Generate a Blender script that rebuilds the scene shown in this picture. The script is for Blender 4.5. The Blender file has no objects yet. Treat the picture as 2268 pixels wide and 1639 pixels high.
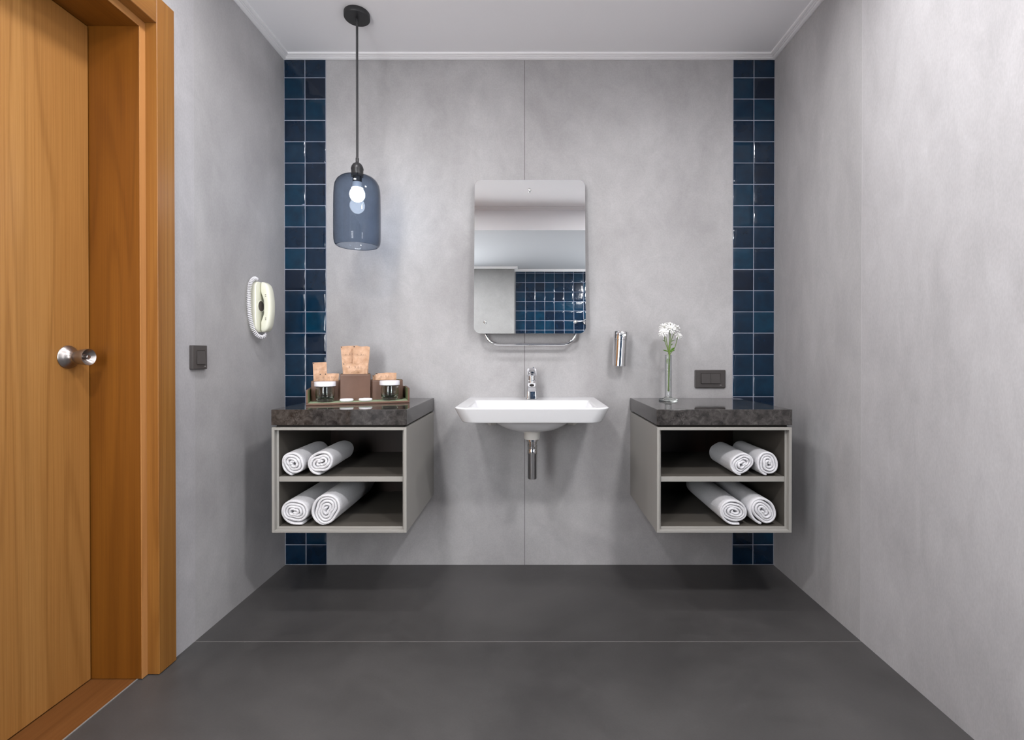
import bpy, bmesh, math, random
from mathutils import Vector, Matrix, noise

S = bpy.context.scene
COL = S.collection
PI = math.pi

# ------------------------------------------------------------------ camera, world, exposure
CAM_Y, CAM_Z = -2.31, 0.989
cd = bpy.data.cameras.new('camera')
cam = bpy.data.objects.new('camera', cd)
COL.objects.link(cam)
cd.sensor_fit = 'HORIZONTAL'
cd.sensor_width = 36.0
cd.lens = 1086.0 / 2268.0 * 36.0
cd.shift_x = -46.0 / 2268.0
cd.shift_y = -26.8 / 2268.0
cd.clip_start = 0.02
cam.location = (0.0, CAM_Y, CAM_Z)
cam.rotation_euler = (math.radians(90 - 0.3), 0, 0)
S.camera = cam

w = bpy.data.worlds.new('world')
S.world = w
w.use_nodes = True
w.node_tree.nodes['Background'].inputs[0].default_value = (0.02, 0.02, 0.022, 1)
w.node_tree.nodes['Background'].inputs[1].default_value = 1.0

S.view_settings.view_transform = 'Standard'
S.view_settings.look = 'None'
S.view_settings.exposure = 0.33
S.view_settings.gamma = 1.0
S.view_settings.use_curve_mapping = False
S.cycles.use_denoising = True
S.cycles.max_bounces = 14
S.cycles.diffuse_bounces = 7
S.cycles.glossy_bounces = 6
S.cycles.transparent_max_bounces = 24
S.cycles.caustics_reflective = False
S.cycles.caustics_refractive = False

# the room's lamps: (x, y, ceiling height, strength of the glowing lens, label)
LAMPS = [
    (-0.66, -1.00, 2.392, 105, 'round recessed ceiling downlight nearest the oak door'),
    (0.66, -1.05, 2.392, 105, 'round recessed ceiling downlight nearest the plain concrete side wall'),
    (-0.66, -1.95, 2.205, 225, 'round recessed downlight in the lower ceiling, on the door side'),
    (0.70, -1.92, 2.205, 285, 'round recessed downlight in the lower ceiling, on the tiled shower side'),
]
BULB_STRENGTH = 44.0
FILL_WINDOW_STRENGTH = 15.0  # glow of the two added fill windows

# ------------------------------------------------------------------ room measures (metres)
XL, XR = -1.168, 1.136          # side walls
ZC = 2.392                      # ceiling
Y_BULK, Z_LOW = -1.71, 2.205    # drop of the ceiling behind
Y_FRONT, Y_SHOWER = -2.74, -2.84
X_COL = -0.19
Z_TOP = 0.789                   # worktop height

# ------------------------------------------------------------------ node helpers
def new_mat(name):
    m = bpy.data.materials.new(name)
    m.use_nodes = True
    nt = m.node_tree
    b = nt.nodes['Principled BSDF']
    return m, nt, b

def N(nt, kind, **kw):
    n = nt.nodes.new(kind)
    for k, v in kw.items():
        if k.startswith('i_'):
            n.inputs[k[2:].replace('_', ' ')].default_value = v
        else:
            setattr(n, k, v)
    return n

def L(nt, a, ao, b, bi):
    nt.links.new(a.outputs[ao], b.inputs[bi])

def rgb(r, g, b):
    return (r, g, b, 1.0)

def simple(name, col, rough=0.5, metal=0.0, spec=0.5, **kw):
    m, nt, b = new_mat(name)
    b.inputs['Base Color'].default_value = rgb(*col)
    b.inputs['Roughness'].default_value = rough
    b.inputs['Metallic'].default_value = metal
    b.inputs['Specular IOR Level'].default_value = spec
    for k, v in kw.items():
        b.inputs[k.replace('_', ' ')].default_value = v
    return m

def coords(nt, scale=(1, 1, 1), loc=(0, 0, 0), rot=(0, 0, 0)):
    tc = N(nt, 'ShaderNodeTexCoord')
    mp = N(nt, 'ShaderNodeMapping')
    mp.inputs['Scale'].default_value = scale
    mp.inputs['Location'].default_value = loc
    mp.inputs['Rotation'].default_value = rot
    L(nt, tc, 'Object', mp, 'Vector')
    return mp

def ramp(nt, stops):
    r = N(nt, 'ShaderNodeValToRGB')
    cr = r.color_ramp
    while len(cr.elements) < len(stops):
        cr.elements.new(0.5)
    for e, (p, c) in zip(cr.elements, stops):
        e.position = p
        e.color = c if len(c) == 4 else rgb(*c)
    return r

def bump(nt, b, src, so, strength=0.2, dist=0.002):
    bp = N(nt, 'ShaderNodeBump')
    bp.inputs['Strength'].default_value = strength
    bp.inputs['Distance'].default_value = dist
    L(nt, src, so, bp, 'Height')
    L(nt, bp, 'Normal', b, 'Normal')
    return bp

def mixcol(nt, fac, a, b, mode='MIX'):
    m = N(nt, 'ShaderNodeMix', data_type='RGBA', blend_type=mode)
    for sock, v in ((m.inputs[0], fac), (m.inputs[6], a), (m.inputs[7], b)):
        if isinstance(v, tuple) and hasattr(v[0], 'outputs'):
            nt.links.new(v[0].outputs[v[1]], sock)
        else:
            sock.default_value = v
    return m

def seam_mask(nt, axis, pos, half):
    """1 on a thin joint line where object coordinate <axis> is within <half> of <pos>."""
    tc = N(nt, 'ShaderNodeTexCoord')
    sp = N(nt, 'ShaderNodeSeparateXYZ')
    L(nt, tc, 'Object', sp, 'Vector')
    a = N(nt, 'ShaderNodeMath', operation='SUBTRACT')
    a.inputs[1].default_value = pos
    L(nt, sp, axis, a, 0)
    c = N(nt, 'ShaderNodeMath', operation='ABSOLUTE')
    L(nt, a, 0, c, 0)
    d = N(nt, 'ShaderNodeMath', operation='LESS_THAN')
    d.inputs[1].default_value = half
    L(nt, c, 0, d, 0)
    return d

def concrete(name, dark, light, rough=0.45, seam=None, seam_col=(0.5, 0.5, 0.5), seed=0.0, streak=(1, 1, 1), spec=0.4, step=None):
    m, nt, b = new_mat(name)
    mp = coords(nt, streak, (seed, seed * 1.7, seed * 0.6))
    n1 = N(nt, 'ShaderNodeTexNoise', i_Scale=1.6, i_Detail=7.0, i_Roughness=0.58, i_Distortion=0.5)
    n2 = N(nt, 'ShaderNodeTexNoise', i_Scale=11.0, i_Detail=5.0, i_Roughness=0.65, i_Distortion=0.9)
    n3 = N(nt, 'ShaderNodeTexNoise', i_Scale=190.0, i_Detail=2.0)
    for n in (n1, n2, n3):
        L(nt, mp, 0, n, 'Vector')
    r1 = ramp(nt, [(0.32, dark), (0.68, light)])
    L(nt, n1, 0, r1, 0)
    r2 = ramp(nt, [(0.30, (0.90, 0.90, 0.90)), (0.62, (1.0, 1.0, 1.0)), (0.78, (1.07, 1.07, 1.08))])
    L(nt, n2, 0, r2, 0)
    mx = mixcol(nt, 1.0, (r1, 0), (r2, 0), 'MULTIPLY')
    r3 = ramp(nt, [(0.35, (0.96, 0.96, 0.96)), (0.65, (1.03, 1.03, 1.03))])
    L(nt, n3, 0, r3, 0)
    mx2 = mixcol(nt, 1.0, (mx, 2), (r3, 0), 'MULTIPLY')
    out = mx2
    if step:                      # the next slab is a slightly different pour
        tc2 = N(nt, 'ShaderNodeTexCoord')
        sp2 = N(nt, 'ShaderNodeSeparateXYZ')
        L(nt, tc2, 'Object', sp2, 'Vector')
        lt = N(nt, 'ShaderNodeMath', operation='LESS_THAN')
        lt.inputs[1].default_value = step[1]
        L(nt, sp2, step[0], lt, 0)
        pour = mixcol(nt, (lt, 0), rgb(1, 1, 1), rgb(*step[2]))
        out = mixcol(nt, 1.0, (out, 2), (pour, 2), 'MULTIPLY')
    for sx in (seam or []):
        out = mixcol(nt, (seam_mask(nt, *sx), 0), (out, 2), rgb(*seam_col))
    L(nt, out, 2, b, 'Base Color')
    rr = N(nt, 'ShaderNodeMapRange')
    rr.inputs['To Min'].default_value = rough - 0.08
    rr.inputs['To Max'].default_value = rough + 0.10
    L(nt, n2, 0, rr, 0)
    L(nt, rr, 0, b, 'Roughness')
    b.inputs['Specular IOR Level'].default_value = spec
    bump(nt, b, n2, 0, 0.12, 0.002)
    return m

def wood(name, light, mid, dark, along='z', seed=0.0, rough=0.42, fine=1.0):
    m, nt, b = new_mat(name)
    sc = {'z': (6.5, 6.5, 0.32), 'y': (6.5, 0.32, 6.5)}[along]
    sf = {'z': (260, 260, 2.2), 'y': (260, 2.2, 260)}[along]
    mp = coords(nt, sc, (seed, seed * 2.1, seed * 0.3))
    mf = coords(nt, sf, (seed, seed, seed))
    n1 = N(nt, 'ShaderNodeTexNoise', i_Scale=1.0, i_Detail=2.0, i_Roughness=0.45, i_Distortion=0.7)
    L(nt, mp, 0, n1, 'Vector')
    # growth rings: fold the slow noise into bands
    k = N(nt, 'ShaderNodeMath', operation='MULTIPLY')
    k.inputs[1].default_value = 46.0
    L(nt, n1, 0, k, 0)
    sn = N(nt, 'ShaderNodeMath', operation='SINE')
    L(nt, k, 0, sn, 0)
    band = N(nt, 'ShaderNodeMapRange')
    band.inputs['From Min'].default_value = -1
    band.inputs['From Max'].default_value = 1
    L(nt, sn, 0, band, 0)
    n2 = N(nt, 'ShaderNodeTexNoise', i_Scale=1.0, i_Detail=4.0, i_Roughness=0.7)
    L(nt, mf, 0, n2, 'Vector')
    r1 = ramp(nt, [(0.30, mid), (0.72, light)])
    L(nt, n1, 0, r1, 0)
    r2 = ramp(nt, [(0.0, (0.86, 0.83, 0.78)), (0.30, (0.98, 0.975, 0.965)), (1.0, (1.02, 1.02, 1.02))])
    L(nt, band, 0, r2, 0)
    mx = mixcol(nt, 1.0, (r1, 0), (r2, 0), 'MULTIPLY')
    r3 = ramp(nt, [(0.28, dark), (0.60, (1, 1, 1))])
    L(nt, n2, 0, r3, 0)
    mx2 = mixcol(nt, 0.50 * fine, (mx, 2), (r3, 0), 'MULTIPLY')
    L(nt, mx2, 2, b, 'Base Color')
    b.inputs['Roughness'].default_value = rough
    b.inputs['Specular IOR Level'].default_value = 0.35
    bump(nt, b, n2, 0, 0.10, 0.001)
    return m

def thin_glass(name, tint, tint_edge, f0=0.05, rough=0.0):
    """One sheet of glass: tinted see-through with a mirror-like share that grows at grazing angles."""
    m = bpy.data.materials.new(name)
    m.use_nodes = True
    nt = m.node_tree
    nt.nodes.remove(nt.nodes['Principled BSDF'])
    out = nt.nodes['Material Output']
    lw = N(nt, 'ShaderNodeLayerWeight')
    lw.inputs['Blend'].default_value = 0.5
    tr = N(nt, 'ShaderNodeBsdfTransparent')
    pw2 = N(nt, 'ShaderNodeMath', operation='POWER')
    pw2.inputs[1].default_value = 2.2
    L(nt, lw, 'Facing', pw2, 0)
    mc = mixcol(nt, (pw2, 0), rgb(*tint), rgb(*tint_edge))
    L(nt, mc, 2, tr, 'Color')
    gl = N(nt, 'ShaderNodeBsdfGlossy')
    gl.inputs['Roughness'].default_value = rough
    gl.inputs['Color'].default_value = (1, 1, 1, 1)
    pw = N(nt, 'ShaderNodeMath', operation='POWER')
    pw.inputs[1].default_value = 5.0
    L(nt, lw, 'Facing', pw, 0)
    mr = N(nt, 'ShaderNodeMapRange')
    mr.inputs['To Min'].default_value = f0
    mr.inputs['To Max'].default_value = 0.9
    L(nt, pw, 0, mr, 0)
    mx = N(nt, 'ShaderNodeMixShader')
    L(nt, mr, 0, mx, 0)
    L(nt, tr, 0, mx, 1)
    L(nt, gl, 0, mx, 2)
    L(nt, mx, 0, out, 'Surface')
    return m

# ------------------------------------------------------------------ materials
M = {}
WD, WL = (0.330, 0.320, 0.322), (0.488, 0.480, 0.484)
M['wall_back'] = concrete('concrete slab, back', WD, WL, 0.5, [('X', -0.038, 0.0011)], (0.10, 0.09, 0.09), 3.1, (1, 1, 0.8))
M['wall_left'] = concrete('concrete slab, door side', WD, WL, 0.5, [('Y', -0.617, 0.0007)], (0.43, 0.42, 0.43), 7.7, (1, 1, 0.6), step=('Y', -0.617, (1.05, 1.05, 1.07)))
M['wall_right'] = concrete('concrete slab, plain side', WD, WL, 0.5, [('Y', -0.615, 0.0007)], (0.58, 0.575, 0.58), 12.3, (1, 1.3, 0.5), step=('Y', -0.615, (1.09, 1.09, 1.10)))
M['wall_front'] = concrete('concrete slab, rear', (0.27, 0.27, 0.265), (0.35, 0.35, 0.345), 0.5, None, (0, 0, 0), 21.0)
M['floor'] = concrete('dark concrete floor', (0.042, 0.040, 0.040), (0.076, 0.0725, 0.0715), 0.42,
                      [('Y', -0.622, 0.0014)], (0.17, 0.16, 0.155), 5.2, (1, 1, 1), 0.45)
M['paint'] = simple('white ceiling paint', (0.87, 0.86, 0.875), 0.85, spec=0.2)
M['trim'] = simple('white gloss trim paint', (0.84, 0.83, 0.84), 0.4)
M['oak'] = wood('oak veneer, door leaf', (0.39, 0.195, 0.057), (0.31, 0.138, 0.034), (0.62, 0.50, 0.36), 'z', 2.2)
M['oak_frame'] = wood('oak, door lining', (0.215, 0.080, 0.0095), (0.165, 0.056, 0.0055), (0.60, 0.48, 0.32), 'z', 9.4)
M['oak_head'] = wood('oak, head board', (0.215, 0.080, 0.0095), (0.165, 0.056, 0.0055), (0.60, 0.48, 0.32), 'y', 9.4)
M['oak_casing'] = wood('oak, casing', (0.31, 0.140, 0.032), (0.25, 0.102, 0.020), (0.62, 0.50, 0.34), 'z', 15.0)
M['oak_casing_head'] = wood('oak, casing head', (0.31, 0.140, 0.032), (0.25, 0.102, 0.020), (0.62, 0.50, 0.34), 'y', 17.0)
M['oak_edge'] = wood('oak, sawn edge', (0.48, 0.235, 0.085), (0.43, 0.20, 0.065), (0.75, 0.64, 0.5), 'z', 4.0, fine=0.6)
M['oak_edge_head'] = wood('oak, sawn head edge', (0.48, 0.235, 0.085), (0.43, 0.20, 0.065), (0.75, 0.64, 0.5), 'y', 4.0, fine=0.6)
M['oak_floor'] = wood('oak threshold board', (0.19, 0.080, 0.025), (0.135, 0.050, 0.013), (0.55, 0.42, 0.28), 'y', 6.0)
M['steel'] = simple('brushed steel', (0.36, 0.33, 0.315), 0.34, 1.0)
M['chrome'] = simple('chrome', (0.80, 0.80, 0.81), 0.045, 1.0)
M['dark_gap'] = simple('dark gap', (0.012, 0.009, 0.007), 0.8)
M['ceramic'] = simple('white glazed ceramic', (0.78, 0.785, 0.80), 0.10, spec=0.5)
M['ceramic_raw'] = simple('off white ceramic', (0.72, 0.70, 0.66), 0.3)
M['mirror'] = simple('silvered mirror', (0.90, 0.915, 0.92), 0.0, 1.0)
M['mirror_edge'] = simple('polished glass edge', (0.62, 0.66, 0.68), 0.12, 0.6)
M['lacquer'] = simple('taupe grey matt lacquer', (0.31, 0.300, 0.278), 0.5, spec=0.35)
M['lacquer_shaded'] = simple('taupe grey lacquer, liner', (0.085, 0.077, 0.066), 0.55, spec=0.3)  # same lacquer with the interior shade put into its colour
M['back_board'] = wood('dark walnut back board', (0.022, 0.008, 0.004), (0.010, 0.004, 0.002), (0.5, 0.4, 0.3), 'z', 1.0)
M['switch'] = simple('anthracite switch plastic', (0.058, 0.052, 0.050), 0.42)
M['switch_light'] = simple('grey print on switch', (0.35, 0.34, 0.33), 0.5)
M['black_metal'] = simple('matt black metal', (0.020, 0.020, 0.022), 0.45)
M['socket_metal'] = simple('dark grey lamp socket', (0.035, 0.035, 0.037), 0.38, 0.3)
M['ivory'] = simple('ivory phone plastic', (0.70, 0.70, 0.58), 0.32)
M['cord'] = simple('white phone cord', (0.74, 0.73, 0.76), 0.4)
M['dial'] = simple('dark phone keypad well', (0.10, 0.085, 0.075), 0.5)
M['print'] = simple('dark print', (0.035, 0.028, 0.025), 0.7)
M['print_thin'] = simple('thin brown print', (0.13, 0.085, 0.06), 0.7)
M['leather_light'] = simple('pale stitching thread', (0.42, 0.34, 0.28), 0.7)
M['felt'] = simple('sage green lining', (0.155, 0.185, 0.075), 0.85)
M['felt_light'] = simple('sage green base lining', (0.30, 0.37, 0.235), 0.8)
M['lid'] = simple('white lid plastic', (0.80, 0.79, 0.84), 0.35)
M['soap'] = simple('white soap wrap', (0.84, 0.84, 0.86), 0.5)
M['stem'] = simple('green stem', (0.125, 0.205, 0.030), 0.5)
M['leaf'] = simple('green leaf', (0.085, 0.20, 0.018), 0.5)
M['petal'] = simple('white petal', (0.86, 0.86, 0.84), 0.6)
M['pollen'] = simple('pale yellow flower centre', (0.62, 0.60, 0.22), 0.7)
M['bulb_base'] = simple('white bulb base', (0.75, 0.75, 0.76), 0.4)

def leather():
    m, nt, b = new_mat('brown leather')
    mp = coords(nt, (1, 1, 1))
    n = N(nt, 'ShaderNodeTexNoise', i_Scale=260.0, i_Detail=3.0)
    n1 = N(nt, 'ShaderNodeTexNoise', i_Scale=14.0, i_Detail=3.0)
    L(nt, mp, 0, n, 'Vector')
    L(nt, mp, 0, n1, 'Vector')
    r = ramp(nt, [(0.3, (0.120, 0.060, 0.038)), (0.7, (0.152, 0.080, 0.053))])
    L(nt, n1, 0, r, 0)
    L(nt, r, 0, b, 'Base Color')
    b.inputs['Roughness'].default_value = 0.5
    bump(nt, b, n, 0, 0.2, 0.0006)
    return m
M['leather'] = leather()

def kraft():
    m, nt, b = new_mat('kraft paper')
    mp = coords(nt, (1, 1, 1))
    n1 = N(nt, 'ShaderNodeTexNoise', i_Scale=45.0, i_Detail=4.0)
    L(nt, mp, 0, n1, 'Vector')
    r = ramp(nt, [(0.3, (0.50, 0.29, 0.17)), (0.7, (0.62, 0.385, 0.245))])
    L(nt, n1, 0, r, 0)
    L(nt, r, 0, b, 'Base Color')
    b.inputs['Roughness'].default_value = 0.42
    v = N(nt, 'ShaderNodeTexVoronoi', i_Scale=55.0)
    L(nt, mp, 0, v, 'Vector')
    bump(nt, b, v, 0, 0.5, 0.004)
    return m
M['kraft'] = kraft()

def stone():
    m, nt, b = new_mat('polished brown grey stone')
    mp = coords(nt, (1, 1, 1), (4, 2, 1))
    n1 = N(nt, 'ShaderNodeTexNoise', i_Scale=36.0, i_Detail=7.0, i_Roughness=0.66, i_Distortion=0.6)
    n2 = N(nt, 'ShaderNodeTexNoise', i_Scale=70.0, i_Detail=4.0, i_Roughness=0.6)
    n3 = N(nt, 'ShaderNodeTexNoise', i_Scale=16.0, i_Detail=5.0, i_Roughness=0.65, i_Distortion=2.2)
    for n in (n1, n2, n3):
        L(nt, mp, 0, n, 'Vector')
    r1 = ramp(nt, [(0.34, (0.018, 0.016, 0.0155)), (0.50, (0.042, 0.038, 0.036)), (0.70, (0.084, 0.078, 0.073))])
    L(nt, n1, 0, r1, 0)
    r2 = ramp(nt, [(0.35, (0.80, 0.80, 0.80)), (0.65, (1.12, 1.12, 1.12))])
    L(nt, n2, 0, r2, 0)
    mx = mixcol(nt, 1.0, (r1, 0), (r2, 0), 'MULTIPLY')
    v = ramp(nt, [(0.490, (0, 0, 0)), (0.499, (0.5, 0.5, 0.5)), (0.508, (0, 0, 0))])
    L(nt, n3, 0, v, 0)
    # veins break up: only where a slower noise allows them
    n4 = N(nt, 'ShaderNodeTexNoise', i_Scale=13.0, i_Detail=3.0)
    L(nt, mp, 0, n4, 'Vector')
    gate = ramp(nt, [(0.50, (0, 0, 0)), (0.68, (1, 1, 1))])
    L(nt, n4, 0, gate, 0)
    vg = N(nt, 'ShaderNodeMath', operation='MULTIPLY')
    L(nt, v, 0, vg, 0)
    L(nt, gate, 0, vg, 1)
    mx2 = mixcol(nt, (vg, 0), (mx, 2), rgb(0.34, 0.32, 0.30))
    L(nt, mx2, 2, b, 'Base Color')
    b.inputs['Roughness'].default_value = 0.05
    b.inputs['Specular IOR Level'].default_value = 0.55
    return m
M['stone'] = stone()

def glazed():
    m, nt, b = new_mat('navy glazed tile')
    g = N(nt, 'ShaderNodeNewGeometry')
    r = ramp(nt, [(0.0, (0.0016, 0.0075, 0.0210)), (0.45, (0.0012, 0.0130, 0.0340)), (0.8, (0.0008, 0.0190, 0.0450)), (1.0, (0.0006, 0.0260, 0.0560))])
    L(nt, g, 'Random Per Island', r, 0)
    mp = coords(nt, (1, 1, 1))
    n1 = N(nt, 'ShaderNodeTexNoise', i_Scale=22.0, i_Detail=3.0)
    L(nt, mp, 0, n1, 'Vector')
    r2 = ramp(nt, [(0.3, (0.78, 0.78, 0.80)), (0.7, (1.25, 1.25, 1.22))])
    L(nt, n1, 0, r2, 0)
    mx = mixcol(nt, 1.0, (r, 0), (r2, 0), 'MULTIPLY')
    L(nt, mx, 2, b, 'Base Color')
    b.inputs['Roughness'].default_value = 0.12
    b.inputs['Specular IOR Level'].default_value = 0.5
    n2 = N(nt, 'ShaderNodeTexNoise', i_Scale=17.0, i_Detail=2.0)
    L(nt, mp, 0, n2, 'Vector')
    bump(nt, b, n2, 0, 0.25, 0.006)
    return m
M['glazed'] = glazed()
M['grout'] = simple('pale lilac grout', (0.29, 0.315, 0.39), 0.8)

def terry():
    m, nt, b = new_mat('white terry cotton')
    mp = coords(nt, (1, 1, 1))
    n = N(nt, 'ShaderNodeTexNoise', i_Scale=420.0, i_Detail=2.0)
    n1 = N(nt, 'ShaderNodeTexNoise', i_Scale=30.0, i_Detail=3.0)
    L(nt, mp, 0, n, 'Vector')
    L(nt, mp, 0, n1, 'Vector')
    r = ramp(nt, [(0.25, (0.58, 0.58, 0.60)), (0.6, (0.74, 0.74, 0.765))])
    L(nt, n, 0, r, 0)
    L(nt, r, 0, b, 'Base Color')
    b.inputs['Roughness'].default_value = 0.9
    b.inputs['Specular IOR Level'].default_value = 0.1
    b.inputs['Sheen Weight'].default_value = 0.25
    bump(nt, b, n, 0, 0.7, 0.003)
    return m
M['terry'] = terry()

M['smoke_glass'] = thin_glass('smoky blue glass', (0.50, 0.565, 0.655), (0.03, 0.045, 0.085), 0.015)
M['clear_glass'] = thin_glass('clear glass', (0.955, 0.965, 0.965), (0.50, 0.54, 0.56), 0.06)

def solid_glass():
    m, nt, b = new_mat('thick clear glass')
    b.inputs['Base Color'].default_value = rgb(0.90, 0.95, 0.92)
    b.inputs['Roughness'].default_value = 0.0
    b.inputs['IOR'].default_value = 1.47
    b.inputs['Transmission Weight'].default_value = 1.0
    return m
M['solid_glass'] = solid_glass()

def emit(name, col, strength):
    m = bpy.data.materials.new(name)
    m.use_nodes = True
    nt = m.node_tree
    nt.nodes.remove(nt.nodes['Principled BSDF'])
    e = N(nt, 'ShaderNodeEmission')
    e.inputs[0].default_value = rgb(*col)
    e.inputs[1].default_value = strength
    L(nt, e, 0, nt.nodes['Material Output'], 'Surface')
    return m
M['bulb'] = emit('lit bulb', (0.95, 0.97, 1.0), BULB_STRENGTH)

# ------------------------------------------------------------------ mesh helpers
def obj(name, bm, mats, parent=None, smooth=False, loc=None, rotz=None, flat_angle=None):
    me = bpy.data.meshes.new(name)
    bmesh.ops.recalc_face_normals(bm, faces=bm.faces[:])
    bm.to_mesh(me)
    bm.free()
    for m in (mats if isinstance(mats, (list, tuple)) else [mats]):
        me.materials.append(m)
    if smooth:
        for p in me.polygons:
            p.use_smooth = True
        if flat_angle:
            me.set_sharp_from_angle(angle=math.radians(flat_angle))
    o = bpy.data.objects.new(name, me)
    COL.objects.link(o)
    if parent is not None:
        o.parent = parent
    if loc is not None:
        o.location = loc
    if rotz is not None:
        o.rotation_euler = (0, 0, rotz)
    return o

def tag(o, label, cat, group=None):
    o['label'] = label
    o['category'] = cat
    if group:
        o['group'] = group
    return o

def thing(name, label, cat, loc=(0, 0, 0), rotz=0.0, group=None):
    o = bpy.data.objects.new(name, None)
    o.empty_display_size = 0.05
    COL.objects.link(o)
    o.location = loc
    o.rotation_euler = (0, 0, rotz)
    return tag(o, label, cat, group)

def struct(name, bm, mats, parent=None, **kw):
    o = obj(name, bm, mats, parent, **kw)
    o['kind'] = 'structure'
    return o

def add_box(bm, x0, x1, y0, y1, z0, z1, bev=0.0, seg=2, mi=0, mat=None):
    vs = [bm.verts.new((x, y, z)) for x in (x0, x1) for y in (y0, y1) for z in (z0, z1)]
    idx = [(0, 1, 3, 2), (4, 6, 7, 5), (0, 4, 5, 1), (2, 3, 7, 6), (0, 2, 6, 4), (1, 5, 7, 3)]
    fs = [bm.faces.new([vs[i] for i in f]) for f in idx]
    for f in fs:
        f.material_index = mi
    if bev > 0:
        es = list({e for f in fs for e in f.edges})
        r = bmesh.ops.bevel(bm, geom=es, offset=bev, segments=seg, affect='EDGES', profile=0.5)
        for f in r['faces']:
            f.material_index = mi
        vs = list({v for f in bm.faces for v in f.verts if v.is_valid}) if mat is not None else vs
    if mat is not None:
        bmesh.ops.transform(bm, matrix=mat, verts=[v for v in vs if v.is_valid])
    return fs

def box(name, x0, x1, y0, y1, z0, z1, mats, parent=None, bev=0.0, seg=2, **kw):
    bm = bmesh.new()
    add_box(bm, x0, x1, y0, y1, z0, z1, bev, seg)
    return obj(name, bm, mats, parent, **kw)

def loft(bm, rings, cap0=True, cap1=True, close=False, mi=0):
    """rings: lists of points with equal counts; closed loops."""
    vr = [[bm.verts.new(p) for p in r] for r in rings]
    n = len(vr[0])
    k = len(vr)
    for i in range(k if close else k - 1):
        a, b = vr[i], vr[(i + 1) % k]
        for j in range(n):
            f = bm.faces.new((a[j], a[(j + 1) % n], b[(j + 1) % n], b[j]))
            f.material_index = mi
    if not close:
        if cap0:
            bm.faces.new(list(reversed(vr[0]))).material_index = mi
        if cap1:
            bm.faces.new(vr[-1]).material_index = mi
    return vr

def lathe(bm, prof, seg=40, origin=(0, 0, 0), axis='z', mi=0, cap0=True, cap1=True):
    """prof: (radius, height) pairs."""
    ox, oy, oz = origin
    rings = []
    for r, h in prof:
        r = max(r, 1e-4)
        ring = []
        for j in range(seg):
            a = 2 * PI * j / seg
            c, s = r * math.cos(a), r * math.sin(a)
            if axis == 'z':
                ring.append((ox + c, oy + s, oz + h))
            elif axis == 'x':
                ring.append((ox + h, oy + c, oz + s))
            else:
                ring.append((ox + c, oy - h, oz + s))
        rings.append(ring)
    return loft(bm, rings, cap0, cap1, mi=mi)

def tube(bm, pts, r, seg=10, mi=0, caps=True):
    pts = [Vector(p) for p in pts]
    n = len(pts)
    rs = r if isinstance(r, (list, tuple)) else [r] * n
    t0 = (pts[1] - pts[0]).normalized()
    up = Vector((0, 0, 1)) if abs(t0.z) < 0.9 else Vector((1, 0, 0))
    nrm = t0.cross(up).normalized()
    rings = []
    prev = t0
    for i in range(n):
        t = (pts[min(i + 1, n - 1)] - pts[max(i - 1, 0)])
        t = t.normalized() if t.length > 1e-9 else prev
        q = prev.rotation_difference(t)
        nrm = q @ nrm
        nrm = (nrm - t * nrm.dot(t)).normalized()
        bn = t.cross(nrm)
        rings.append([pts[i] + (nrm * math.cos(2 * PI * j / seg) + bn * math.sin(2 * PI * j / seg)) * rs[i] for j in range(seg)])
        prev = t
    loft(bm, rings, caps, caps, mi=mi)

def catmull(pts, per=8):
    P = [Vector(p) for p in pts]
    P = [P[0] * 2 - P[1]] + P + [P[-1] * 2 - P[-2]]
    out = []
    for i in range(1, len(P) - 2):
        for k in range(per):
            t = k / per
            a, b, c, d = P[i - 1], P[i], P[i + 1], P[i + 2]
            out.append(0.5 * ((2 * b) + (c - a) * t + (2 * a - 5 * b + 4 * c - d) * t * t + (3 * b - a - 3 * c + d) * t ** 3))
    out.append(P[-2])
    return out

def rrect(x0, x1, y0, y1, rf, rb, seg=8, mid=3):
    """Rounded rectangle in plan, front (y0) corners of radius rf and rear (y1) corners rb; counter-clockwise, fixed point count."""
    pts = []
    cs = [(x1, y1, -1, -1, rb, 0), (x0, y1, 1, -1, rb, 90), (x0, y0, 1, 1, rf, 180), (x1, y0, -1, 1, rf, 270)]
    arcs = []
    for cx, cy, sx, sy, r, a0 in cs:
        r = max(r, 1e-4)
        arcs.append([(cx + sx * r + r * math.cos(math.radians(a0 + 90 * k / seg)),
                      cy + sy * r + r * math.sin(math.radians(a0 + 90 * k / seg))) for k in range(seg + 1)])
    for i in range(4):
        pts += arcs[i]
        a, b = arcs[i][-1], arcs[(i + 1) % 4][0]
        for k in range(1, mid + 1):
            t = k / (mid + 1)
            pts.append((a[0] + (b[0] - a[0]) * t, a[1] + (b[1] - a[1]) * t))
    return pts

# ------------------------------------------------------------------ setting: floor, walls, ceilings
bm = bmesh.new()
add_box(bm, -1.206, XR + 0.2, -3.0, 0.2, -0.08, 0.0)
struct('floor', bm, M['floor'])

bm = bmesh.new()
add_box(bm, XL - 0.2, XR + 0.2, 0.0, 0.2, -0.08, ZC)
wall_back = struct('wall_back', bm, M['wall_back'])

bm = bmesh.new()
WX = XL - 0.2
add_box(bm, WX, XL, -0.745, 0.0, -0.08, ZC)
add_box(bm, WX, XL, -1.775, -0.745, 2.075, ZC)
add_box(bm, WX, XL, -3.0, -1.775, -0.08, ZC)
struct('wall_left', bm, M['wall_left'])

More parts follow.
